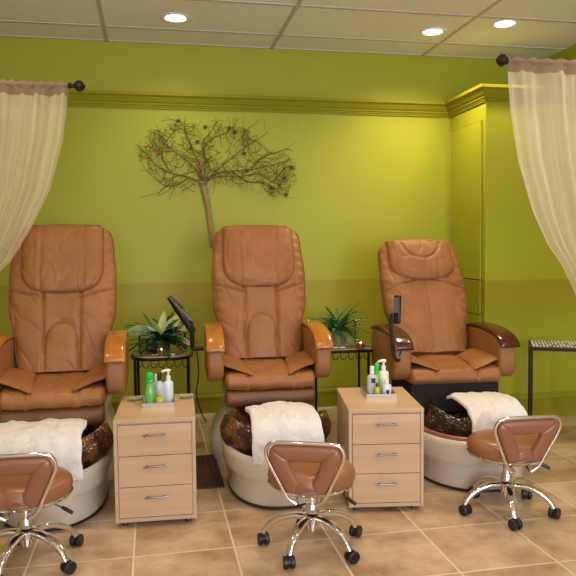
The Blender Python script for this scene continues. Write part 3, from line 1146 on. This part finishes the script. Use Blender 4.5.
# ------------------------------------------------------------------ rolling stools
def make_stool():
    t = thing('rolling_stool', '', 'stool', (0, 0, 0), 0, 'rolling pedicure stools')
    # cushion
    prof = [(r_, z_ + .034) for r_, z_ in [(.001, .252), (.150, .252), (.172, .256), (.184, .268), (.190, .290), (.186, .312), (.172, .328), (.14, .337), (.08, .341), (.001, .342)]]
    MB().lathe(prof, n=64).build('seat_cushion', M['stoolskin'], t, sharp=60)
    MB().lathe([(r_, z_ + .034) for r_, z_ in [(.10, .240), (.165, .242), (.184, .252), (.189, .262), (.183, .266), (.165, .256), (.10, .2515)]], n=64, cap=False).build('seat_pan', M['chrome'], t)
    MB().box(-.055, .055, -.09, .09, .256, .276).build('mechanism', M['black'], t, bevel=.005)
    col = MB().lathe([(.018, .14), (.018, .260)], n=20)
    col.lathe([(.027, .088), (.027, .190), (.024, .195), (.018, .196)], n=24)
    col.lathe([(.016, .073), (.02, .075), (.02, .09)], n=20)
    col.build('column', M['chrome'], t)
    MB().lathe([(.03, .108), (.042, .114), (.044, .142), (.036, .152), (.028, .154)], n=28).build('hub', M['chrome'], t)
    for k in range(5):
        a = R(36 + 72 * k)
        ca, sa = math.cos(a), math.sin(a)
        path = [(.03, .135), (.08, .136), (.13, .124), (.175, .100), (.205, .070), (.216, .050)]
        cp = catmull([(r_ * ca, r_ * sa, z) for r_, z in path], 5)
        n = len(cp)
        mb = MB()
        side = Vector((-sa, ca, 0))
        rings = []
        for i, p in enumerate(cp):
            f = i / (n - 1)
            tg = (cp[min(i + 1, n - 1)] - cp[max(0, i - 1)]).normalized()
            up = side.cross(tg)
            if up.z < 0: up = -up
            wv, hv = .021 - .006 * f, .014 - .002 * f
            rings.append([p + side * wv * math.copysign(abs(math.cos(q)) ** .7, math.cos(q)) + up * hv * math.copysign(abs(math.sin(q)) ** .7, math.sin(q)) for q in [2 * PI * j / 14 for j in range(14)]])
        mb.loft(rings)
        lg = mb.build('leg', M['chrome'], t, sharp=60)
        # caster
        cx, cyy = .218 * ca, .218 * sa
        sw = a + R(35 + 40 * (k % 3))
        d = Vector((math.cos(sw), math.sin(sw), 0))
        pr = Vector((-d.y, d.x, 0))
        cc = Vector((cx, cyy, .026)) + d * .008
        w_ = MB()
        for sg in (-1, 1):
            rings = []
            for rr2, o in ((.008, .004), (.024, .005), (.026, .009), (.026, .020), (.022, .024), (.005, .025)):
                rings.append([cc + pr * o * sg + (d * math.cos(q) + Vector((0, 0, 1)) * math.sin(q)) * rr2 for q in [2 * PI * j / 24 for j in range(24)]])
            w_.loft(rings)
        rings = []
        for rr2, o in ((.010, -.005), (.020, -.004), (.020, .004), (.010, .005)):
            rings.append([cc + pr * o + (d * math.cos(q) + Vector((0, 0, 1)) * math.sin(q)) * rr2 for q in [2 * PI * j / 16 for j in range(16)]])
        w_.loft(rings)
        w_.tube([(cx, cyy, .035), (cx, cyy, .058)], .009, 8)
        w_.build('caster', M['black'], lg)
    # backrest: triangular ring pad in a bent chrome tube, on the -y side
    tilt = R(12)
    y0 = -.165

    def bm(x, s, n):   # s height from .27, n outward (-y)
        cv = .10 * x * x * 4 * .25
        x, s = x * .93, s * .90
        return Vector((x, y0 - s * math.sin(tilt) - n * math.cos(tilt) + cv * 1.0, .294 + s * math.cos(tilt) - n * math.sin(tilt)))
    out = [(-.085, .012), (-.105, .05), (-.148, .155), (-.158, .195), (-.140, .232), (-.10, .238), (0, .240), (.10, .238), (.140, .232), (.158, .195), (.148, .155), (.105, .05), (.085, .012), (.055, .002), (0, .022), (-.055, .002)]
    inn = [(-.030, .062), (-.036, .075), (-.058, .128), (-.066, .152), (-.064, .160), (-.05, .162), (0, .162), (.05, .162), (.064, .160), (.066, .152), (.058, .128), (.036, .075), (.030, .062), (.022, .058), (0, .058), (-.022, .058)]
    O = catmull([(a, b, 0) for a, b in out], 5, closed=True)
    I = catmull([(a, b, 0) for a, b in inn], 5, closed=True)
    rings = []
    for o_, i_ in zip(O, I):
        ring = []
        for q in range(20):
            an = 2 * PI * q / 20
            cf = .5 + .5 * math.copysign(abs(math.cos(an)) ** .75, math.cos(an))
            p = i_.lerp(o_, cf)
            thk = .021 * math.copysign(abs(math.sin(an)) ** .75, math.sin(an))
            # crease where the side rolls meet the top bar and the foot
            ax = abs(p.x)
            dcr = abs((p.y - .162) - (ax - .066) * .85) if (ax > .06 and p.y > .15) else 1
            thk *= 1 - .35 * math.exp(-(dcr / .006) ** 2)
            dcb = abs((ax - .026) - (.058 - p.y) * .5) if p.y < .062 else 1
            thk *= 1 - .40 * math.exp(-(dcb / .006) ** 2)
            ring.append(bm(p.x, p.y, thk))
        rings.append(ring)
    rings.append(rings[0])
    MB().loft(rings, cap=False).build('backrest_pad', M['stoolskin'], t, sharp=70)
    fr = [(-.045, -.055), (-.075, -.035), (-.095, .0), (-.115, .05), (-.158, .150), (-.170, .195), (-.160, .232), (-.128, .250), (0, .253), (.128, .250), (.160, .232), (.170, .195), (.158, .150), (.115, .05), (.095, 0), (.075, -.035), (.045, -.055)]
    cp = catmull([bm(a, b, 0.002) for a, b in fr], 6)
    f_ = MB().tube(cp, .0085, 10)
    for sg in (-1, 1):
        e = bm(sg * .045, -.055, .002)
        f_.tube(catmull([e, e + Vector((0, .03, .012)), (sg * .045, -.06, .266)], 6), .0085, 8)
    f_.build('backrest_frame', M['chrome'], t)
    lv = MB().tube([(.05, -.01, .262), (.12, -.03, .252), (.155, -.04, .238)], .004, 6)
    l1 = lv.build('height_lever', M['steel'], t)
    MB().tube([(.15, -.039, .241), (.165, -.043, .234), (.195, -.052, .218)], [.006, .009, .008], 8).build('lever_knob', M['black'], l1)
    return t


st = make_stool()
st.location = (.660, 2.85, 0)
st.rotation_euler.z = R(-21)
st['label'] = 'tan rolling stool with chrome base in front of the middle chair'
s2 = copy_tree(st)
s2.location = (1.678, 3.035, 0)
s2.rotation_euler.z = R(-2)
s2['label'] = 'tan rolling stool with chrome base in front of the chair with dark arm caps'
s3 = copy_tree(st)
s3.location = (-.53, 2.955, 0)
s3.rotation_euler.z = R(-2)
s3['label'] = 'tan rolling stool in front of the chair beside the left curtain'


# ------------------------------------------------------------------ glass side tables behind
def glass_table(label, loc, rz, rx, ry, rounded):
    t = thing('accent_table', label, 'side table', loc, rz, 'scrollwork accent tables')
    H = .62
    if rounded:
        out = [(rx * math.copysign(abs(math.cos(a)) ** .55, math.cos(a)), ry * math.copysign(abs(math.sin(a)) ** .75, math.sin(a))) for a in [2 * PI * k / 64 for k in range(64)]]
    else:
        out = []
        for cx, cy_, a0 in ((rx - .02, ry - .02, 0), (-rx + .02, ry - .02, 90), (-rx + .02, -ry + .02, 180), (rx - .02, -ry + .02, 270)):
            for k in range(7): out.append((cx + .02 * math.cos(R(a0 + 15 * k)), cy_ + .02 * math.sin(R(a0 + 15 * k))))
    MB().loft([[(x, y, H - .010) for x, y in out], [(x, y, H) for x, y in out]]).build('tabletop', M['stone'], t, smooth=False)
    MB().tube([(x * 1.015, y * 1.015, H - .018) for x, y in out], .010, 8, closed=True).build('top_rail', M['iron'], t)
    MB().tube([(x * 1.0, y * 1.0, H + .012) for x, y in out], .0035, 6, closed=True).build('gallery_rail', M['chrome'], t)
    for sx in (-1, 1):
        for sy_ in (-1, 1):
            x, y = sx * rx * .88, sy_ * ry * .80
            MB().tube([(x, y, H - .012), (x, y, .30), (x * 1.02, y * 1.05, .05), (x * 1.06, y * 1.15, 0.006)], .009, 8).build('leg', M['iron'], t)
    ap = MB()
    for k in range(7):
        xc = -rx * .78 + rx * 1.56 * k / 6
        pts = [(xc + .018 * math.cos(a), -ry * .98, H - .050 + .022 * math.sin(a)) for a in [PI + PI * j / 10 for j in range(11)]]
        ap.tube(pts, .003, 6)
        ap.tube([(xc - .018, -ry * .98, H - .02), (xc - .018, -ry * .98, H - .05)], .003, 6)
    ap.build('scrollwork', M['iron'], t)
    ph = .105 if rounded else .150
    for px_ in ((-rx * .80, rx * .80) if rounded else (-rx * .93, rx * .72)):
        ps = MB().tube([(px_, ry * .62, H), (px_, ry * .62, H + ph)], .007, 8)
        pp = ps.build('post', M['chrome'] if not rounded else M['iron'], t)
        MB().ball((px_, ry * .62, H + ph + .010), .015, 12).build('finial', M['chrome'], pp)
        if not rounded:
            MB().tube([(px_ - .032, ry * .62, H + ph + .01), (px_ + .032, ry * .62, H + ph + .01)], .005, 8).build('crossbar', M['chrome'], pp)
    return t


glass_table('dark iron table with stone top between left and middle chairs, holding the leafy mixed plant', (.060, 4.60, 0), R(-2), .190, .215, True)
glass_table('dark iron table with stone top between middle and right chairs, holding the potted fern', (1.250, 4.56, 0), R(-3), .205, .165, False)


def candle(label, p):
    t = thing('votive_candle', label, 'candle', p, 0, 'lit votive candles')
    MB().lathe([(.022, 0), (.026, .004), (.029, .040), (.026, .040), (.023, .008), (.001, .007)], n=24).build('holder', M['copper'], t)
    MB().lathe([(.0225, .0075), (.0235, .026), (.001, .027)], n=24).build('wax', M['wax'], t)
    MB().lathe([(.001, .027), (.0045, .032), (.0035, .039), (.0005, .047)], n=10).build('flame', M['flame'], t)


candle('lit votive in amber glass in front of the leafy mixed plant', (.052, 4.425, .62))
candle('lit votive in amber glass at the front of the table with the fern', (1.355, 4.375, .62))


def frond(mb, base, az, elev, L, droop, lw, pairs, seed, twist=0):
    rnd = random.Random(seed)
    d = Vector((math.cos(az), math.sin(az), 0))
    sidev = Vector((-d.y, d.x, 0))
    pts = []
    p = Vector(base)
    e = elev
    st_ = L / pairs
    for i in range(pairs + 1):
        pts.append(p.copy())
        p = p + (d * math.cos(e) + Vector((0, 0, 1)) * math.sin(e)) * st_
        e -= droop / pairs
    mb.tube(pts, .0016, 4)
    for i in range(2, pairs + 1):
        f = i / pairs
        ll = lw * math.sin(PI * min(.97, .12 + f * .85)) ** .7
        tg = (pts[i] - pts[i - 1]).normalized()
        for sg in (-1, 1):
            dirv = (sidev * sg + tg * .55 + Vector((0, 0, rnd.uniform(-.25, .15)))).normalized()
            q = pts[i]
            tip = q + dirv * ll
            wv = tg * st_ * .50
            up = sidev.cross(tg) * .002
            mb.add([q - wv * .5, q + dirv * ll * .5 - wv + up, tip, q + dirv * ll * .5 + wv + up, q + wv * .5], [(0, 1, 2, 3, 4)])


def plant(label, loc, kind, seed):
    rnd = random.Random(seed)
    t = thing('potted_plant', label, 'potted plant', loc, 0, 'plants on the accent tables')
    if kind == 'fern':
        MB().lathe([(.048, 0), (.052, .004), (.072, .085), (.078, .092), (.078, .106), (.070, .108), (.066, .090), (.001, .088)], n=8).build('pot', M['pot'], t, smooth=False)
        mb = MB()
        for k in range(90):
            az = rnd.uniform(0, 2 * PI)
            frond(mb, (rnd.uniform(-.02, .02), rnd.uniform(-.02, .02), .09), az, rnd.uniform(.25, 1.45), rnd.uniform(.16, .27), rnd.uniform(.8, 1.7), .024, 26, rnd.random())
        mb.build('foliage', M['fern'], t, smooth=False)
    else:
        MB().lathe([(.05, 0), (.055, .004), (.070, .07), (.068, .078), (.060, .07), (.001, .066)], n=24).build('pot', M['basket'], t)
        mb = MB()
        for k in range(85):
            az = rnd.uniform(0, 2 * PI)
            frond(mb, (rnd.uniform(-.02, .02), rnd.uniform(-.02, .02), .06), az, rnd.uniform(.1, 1.2), rnd.uniform(.16, .29), rnd.uniform(.6, 1.5), .032, 15, rnd.random())
        for az, el, L in ((2.45, 1.15, .24), (.6, 1.25, .27), (2.9, .6, .24), (0.2, .5, .2)):
            frond(mb, (0, 0, .06), az, el, L, .5, .024, 12, az)
        mb.build('foliage', M['darkfern'], t, smooth=False)
        for (az, el, L, dr_, wv) in ((PI * 1.03, .85, .255, 1.25, .030), (PI * .80, 1.35, .17, .6, .022), (.22, 1.05, .235, .35, .023), (-.05, .70, .24, .5, .019), (-.25, .35, .23, .9, .016), (1.3, 1.3, .21, .4, .02), (.1, .9, .26, .1, .014)):
            lm = MB()
            d = Vector((math.cos(az), math.sin(az) - .25, 0)).normalized()
            sv = Vector((-d.y, d.x, .0))
            p = Vector((0, 0, .06))
            e = el
            wv *= 1.45
            L *= 1.08
            rows = []
            Nn = 18
            for i in range(Nn + 1):
                f = i / Nn
                ww = wv * math.sin(PI * max(.02, min(.985, f)) ** 1.0) ** .8 if f > .25 else wv * (.15 + f * 1.9)
                ww = max(.0012, ww)
                tg = (d * math.cos(e) + Vector((0, 0, 1)) * math.sin(e))
                up = sv.cross(tg) * -1
                if up.z < 0: up = -up
                # blade faces the viewer as it arches
                svt = (sv * .35 + up * .75).normalized() if abs(d.x) > .5 else sv
                rows.append([p + svt * ww * c_ + up * abs(c_) * .25 * ww for c_ in (-1, -.5, 0, .5, 1)])
                p = p + tg * (L / Nn)
                e -= dr_ / Nn
            lm.grid(rows)
            lm.build('pale_leaf', M['paleleaf'], t)
    return t


plant('mixed plant with long pale variegated leaves in a dark basket behind the lit candle', (.050, 4.60, .62), 'mixed', 4)
plant('bushy green fern in a tan pot on the table beside the middle chair', (1.245, 4.56, .62), 'fern', 9)

# ------------------------------------------------------------------ mosaic side table at right
t = thing('mosaic_table', 'black metal side table with a black and white mosaic top below the right curtain', 'side table', (2.715, 4.255, 0), R(-28))
S, H = .175, .62
MB().box(-S, S, -S, S, H - .028, H - .008).build('frame', M['iron'], t, smooth=False, bevel=.002)
MB().box(-S + .004, S - .004, -S + .004, S - .004, H - .008, H - .002).build('mosaic_bed', M['mosaicdark'], t, smooth=False)
mo = MB()
rnd = random.Random(3)
n = 15
for i in range(n):
    for j in range(n):
        if rnd.random() < .22: continue
        cx, cy_ = -S + .012 + (2 * S - .024) * (i + .5) / n, -S + .012 + (2 * S - .024) * (j + .5) / n
        r_ = (S / n) * .78
        a0 = rnd.uniform(0, 1)
        ring = [(cx + r_ * rnd.uniform(.75, 1.05) * math.cos(a0 + 2 * PI * k / 5), cy_ + r_ * rnd.uniform(.75, 1.05) * math.sin(a0 + 2 * PI * k / 5)) for k in range(5)]
        mo.loft([[(x, y, H - .003) for x, y in ring], [(x, y, H + .0005) for x, y in ring]])
mo.build('mosaic_chips', M['cream'], t, smooth=False)
for sx in (-1, 1):
    for sy_ in (-1, 1):
        x, y = sx * (S - .009), sy_ * (S - .009)
        MB().box(x - .008, x + .008, y - .008, y + .008, 0, H - .028).build('leg', M['iron'], t, smooth=False)


# ------------------------------------------------------------------ floor mats
def floor_mat(label, loc, rz, sx, sy):
    b = MB().box(-sx, sx, -sy, sy, 0, .005)
    nx, ny = int(sx * 2 / .028), int(sy * 2 / .028)
    for i in range(nx + 1):
        x = -sx + .004 + (2 * sx - .008) * i / nx
        b.box(x - .004, x + .004, -sy, sy, .005, .011)
    for j in range(ny + 1):
        y = -sy + .004 + (2 * sy - .008) * j / ny
        b.box(-sx, sx, y - .004, y + .004, .005, .0105)
    o = b.build('floor_mat', M['mat'], None, smooth=False, loc=loc, rot=(0, 0, rz))
    tag(o, label, 'mat', 'brown floor mats')


floor_mat('brown grid floor mat between the left cabinet and the middle chair', (.215, 3.965, 0), 0, .15, .29)
floor_mat('brown grid floor mat between the right cabinet and the right chair', (1.375, 3.84, 0), R(-4), .10, .26)
o = MB().grid([[(.030 * math.cos(a) * r_, .030 * math.sin(a) * r_, .002 + .008 * abs(r_ - .85)) for r_ in (.70, .85, 1.0)] for a in [R(170 + 14 * k) for k in range(10)]]).build('white_sliver', M['sliver'], None, loc=(1.66, 2.955, 0))  # thin curved white sliver lying on the tiles
sd = o.modifiers.new('s', 'SOLIDIFY')
sd.thickness = .001
tag(o, 'curled white sliver on the tiles under the right stool', 'sliver')


# ------------------------------------------------------------------ curtains and rods
def finial(mb, p, sg):
    prof = [(.012, 0), (.017, .006), (.012, .014), (.010, .022), (.020, .032), (.031, .046), (.030, .060), (.020, .074), (.008, .082), (.001, .084)]
    mb.lathe([(r_, z * sg) for r_, z in prof], p, n=9, axis='x')


def curtain_set(side, Y, zr, xtip, xwall, edge, x_tie, z_tie, x_edge_tie, label_r, label_c, seed):
    sg = 1 if xtip > xwall else -1      # direction the rod's free end points
    t = thing('curtain_rod', label_r, 'curtain rod', (0, 0, 0))
    MB().tube([(xwall, Y, zr), (xtip - sg * .08, Y, zr)], .011, 12).build('rod', M['bronze'], t)
    f = MB()
    finial(f, (xtip - sg * .085, Y, zr), sg)
    f.build('finial', M['bronze'], t, smooth=False)
    br = MB().box(min(xwall, xwall + sg * .02), max(xwall, xwall + sg * .02), Y - .03, Y + .03, zr - .03, zr + .03)
    br.build('bracket', M['bronze'], t, smooth=False)
    # cloth
    tc = thing('curtain', label_c, 'curtain', (0, 0, 0), 0, 'sheer tied-back curtains')
    nf = 9
    nu, nv = 220, 90
    ztop = zr + .022

    def row(z):
        xe = interp_lin(edge, z)
        xo = interp_lin([(0, x_tie - sg * .06), (z_tie - .1, x_tie - sg * .03), (z_tie, x_tie), (z_tie + .7, xwall + sg * .05), (3, xwall + sg * .03)], z)
        return xo, xe

    def surf(u, z):
        xo, xe = row(z)
        squeeze = abs(xe - xo) / abs(row(zr)[1] - row(zr)[0])
        x = xo + (xe - xo) * u
        ph = 2 * PI * nf * (u + .012 * math.sin(u * 23 + seed)) + seed
        amp = .013 * (.6 + .8 * abs(math.sin(u * 7 + seed))) * min(1.5, .55 + .6 * (1 - squeeze) + .25 * (zr - z))
        near = max(0, 1 - abs(z - zr) / .05)
        amp = amp * (1 - .6 * near)
        y = Y + amp * math.sin(ph) + .5 * amp * math.sin(ph * 2.37 + z * 2)
        y += (.012 if z > zr - .02 else 0) * 0
        return Vector((x, y - .001, z))
    zs = [zr - .030 - (zr - .030 - .04) * (i / nv) for i in range(nv + 1)]
    me_rows = [[surf(k / nu, z) for k in range(nu + 1)] for z in zs]
    ob = MB().grid(me_rows).build('sheer_panel', M['sheer'], tc, sharp=180)
    uvl = ob.data.uv_layers.new(name='UVMap')
    for lp in ob.data.loops:
        vi = lp.vertex_index
        uvl.data[lp.index].uv = ((vi % (nu + 1)) / nu * 1.6, (vi // (nu + 1)) / nv)
    # rod pocket: cloth wraps the rod
    rows = []
    for a in range(0, 13):
        an = 2 * PI * a / 12
        rows.append([Vector((surf(k / nu, zr).x, Y - (.017 + .003 * math.sin(2 * PI * nf * k / nu * 1.7 + seed)) * math.cos(an) , zr - (.019 + .005 * math.sin(2 * PI * nf * 2 * k / nu)) * math.sin(an) - .002)) for k in range(nu + 1)])
    pk = MB().grid(rows)
    pk.grid([[Vector((surf(k / nu, zr).x, Y - .016 * (1 - q) + (surf(k / nu, zr - .03).y - Y) * q, zr - .005 - .05 * q)) for k in range(nu + 1)] for q in (0, .25, .5, .75, 1)])
    pk.build('rod_pocket', M['sheer_dense'], tc, sharp=180)
    # tie back
    xo, xe = row(z_tie)
    ring = [((xo + xe) / 2 + (abs(xe - xo) / 2 + .02) * math.cos(a), Y + .05 * math.sin(a), z_tie + .01 * math.cos(a)) for a in [2 * PI * k / 24 for k in range(24)]]
    MB().tube(ring, .010, 8, closed=True).build('tieback', M['bronze'], tc)


def interp_lin(tab, t):
    if t <= tab[0][0]: return tab[0][1]
    for (a, x), (b, y) in zip(tab, tab[1:]):
        if t <= b: return x + (y - x) * (t - a) / (b - a)
    return tab[-1][1]


curtain_set('left', 3.8, 2.150, -.315, XL, [(0, -1.03), (1.0, -1.04), (1.08, -.93), (1.17, -.785), (1.247, -.709), (1.402, -.615), (1.61, -.510), (1.869, -.438), (2.05, -.412), (2.16, -.404)],
            -1.20, 1.02, -1.0, 'dark bronze curtain rod with faceted finial above the left chair', 'sheer cream tied-back curtain hanging at the left of the picture', 1.0)
curtain_set('right', 3.2, 2.212, 1.692, XR, [(0, 2.50), (.80, 2.48), (.88, 2.30), (1.012, 2.165), (1.194, 2.068), (1.297, 1.988), (1.475, 1.896), (1.724, 1.816), (1.97, 1.772), (2.10, 1.760), (2.22, 1.752)],
            2.68, .84, 2.5, 'dark bronze curtain rod with faceted finial high at the right', 'sheer cream tied-back curtain hanging at the right of the picture', 2.4)

# ------------------------------------------------------------------ wire tree on the wall
t = thing('wall_tree_sculpture', 'rusty wire tree sculpture with tangled branches on the lime wall above the middle chair', 'wall art', (0, YB, 0))
rnd = random.Random(21)
yw = -.035
trunk = catmull([(.470, yw, 1.30), (.455, yw, 1.42), (.440, yw, 1.55), (.418, yw, 1.68), (.395, yw - .01, 1.80)], 8)
tk = MB()
rings = []
for i, p in enumerate(trunk):
    f = i / (len(trunk) - 1)
    r_ = .026 - .004 * math.sin(PI * f) + .004 * math.sin(i * 1.7)
    rings.append([(p.x + r_ * math.cos(a), p.y + .016 * math.sin(a), p.z) for a in [2 * PI * k / 14 for k in range(14)]])
tk.loft(rings)
tk.build('trunk', M['bark'], t)
br = MB()
mains = [
    [(.400, 1.79), (.30, 1.83), (.16, 1.86), (.05, 1.92), (-.02, 2.00), (-.09, 2.07)],
    [(.400, 1.79), (.34, 1.90), (.24, 1.98), (.14, 2.06), (.08, 2.14), (-.01, 2.17)],
    [(.400, 1.79), (.37, 1.92), (.32, 2.06), (.27, 2.19), (.23, 2.26)],
    [(.400, 1.79), (.42, 1.95), (.40, 2.08), (.47, 2.18), (.52, 2.26)],
    [(.400, 1.79), (.45, 1.90), (.40, 2.03), (.47, 2.12), (.60, 2.18), (.67, 2.27)],
    [(.400, 1.79), (.52, 1.90), (.62, 1.98), (.72, 2.06), (.82, 2.12), (.90, 2.18)],
    [(.400, 1.79), (.50, 1.86), (.62, 1.88), (.76, 1.89), (.88, 1.92), (1.0, 1.95), (1.08, 1.98)],
    [(.400, 1.79), (.52, 1.84), (.68, 1.84), (.82, 1.86), (.94, 1.80), (1.02, 1.78), (1.07, 1.86)],
    [(.62, 1.88), (.74, 1.80), (.86, 1.80), (.96, 1.74), (1.05, 1.68)],
    [(.16, 1.86), (.10, 1.98), (.12, 2.08), (.2, 2.18)],
    [(.30, 1.83), (.2, 1.77), (.12, 1.76), (.06, 1.70)],
    [(.72, 2.06), (.71, 2.16), (.77, 2.22)],
    [(.76, 1.89), (.84, 1.98), (.95, 2.02), (1.04, 2.05), (1.09, 2.04)],
    [(.94, 1.80), (1.02, 1.90), (1.07, 1.92), (1.11, 1.90)],
]
allp = []
for mi, pts in enumerate(mains):
    cp = catmull([(x, yw + .012 * math.sin(i * 1.9 + mi), z) for i, (x, z) in enumerate(pts)], 8)
    n = len(cp)
    br.tube(cp, [.0048 * (1 - .68 * i / n) for i in range(n)], 6)
    allp += cp[4:]
for k in range(330):
    p = rnd.choice(allp).copy()
    pts = [p]
    th = rnd.uniform(0, 2 * PI)
    curl = rnd.uniform(-.42, .42)
    L = rnd.uniform(.010, .020)
    for i in range(rnd.randint(7, 15)):
        th += curl + rnd.uniform(-.25, .25)
        q = pts[-1] + Vector((math.cos(th), rnd.uniform(-.25, .25), math.sin(th))) * L
        q.y = max(-.065, min(-.008, q.y))
        # keep the crown's outline
        ex = ((q.x - .42) / .50) ** 2 + ((q.z - 1.98) / .29) ** 2
        ex2 = ((q.x - .92) / .21) ** 2 + ((q.z - 1.86) / .19) ** 2
        if ex > 1 and ex2 > 1: break
        if q.x > .35 and q.x < .62 and q.z < 1.78: break
        pts.append(q)
    if len(pts) > 2: br.tube(pts, .0014, 4)
for k in range(70):   # looser tendrils past the rim
    p = rnd.choice(allp).copy()
    dx, dz = p.x - .5, (p.z - 1.93) * 2
    th = math.atan2(dz, dx) + rnd.uniform(-.8, .8)
    pts = [p]
    cu_ = rnd.uniform(-.12, .12)
    for i in range(9):
        th += cu_
        q = pts[-1] + Vector((math.cos(th) * .017, rnd.uniform(-.004, .004), math.sin(th) * .014))
        q.y = max(-.065, min(-.008, q.y))
        if q.z > 2.29 or q.z < 1.66 or q.x > 1.12 or q.x < -.10: break
        pts.append(q)
    if len(pts) > 2: br.tube(pts, .0011, 4)
br.build('branches', M['branch'], t)
spots = [(.22, 2.24), (.42, 2.20), (.36, 2.09), (.08, 2.02), (.64, 2.17), (.37, 1.92), (.31, 2.04), (.73, 1.88), (1.02, 1.83), (1.07, 1.91), (1.03, 1.70), (.40, 1.785), (.92, 1.75), (.71, 2.01), (.60, 2.2)]
for i, (x, z) in enumerate(spots):
    lm = MB()
    for j in range(5):
        a = i + 2 * PI * j / 5
        d = Vector((math.cos(a), -.3, math.sin(a))).normalized()
        s_ = Vector((-math.sin(a), 0, math.cos(a)))
        c0 = Vector((x, -.055, z))
        L = .022 if i != 5 else .026
        lm.add([c0, c0 + d * L * .5 + s_ * .007, c0 + d * L, c0 + d * L * .5 - s_ * .007], [(0, 1, 2, 3)])
    lm.ball((x, -.055, z), .006, 8)
    lm.build('leaflet', M['redleaf'] if i in (3, 5) else M['leaflet'], t, smooth=False)
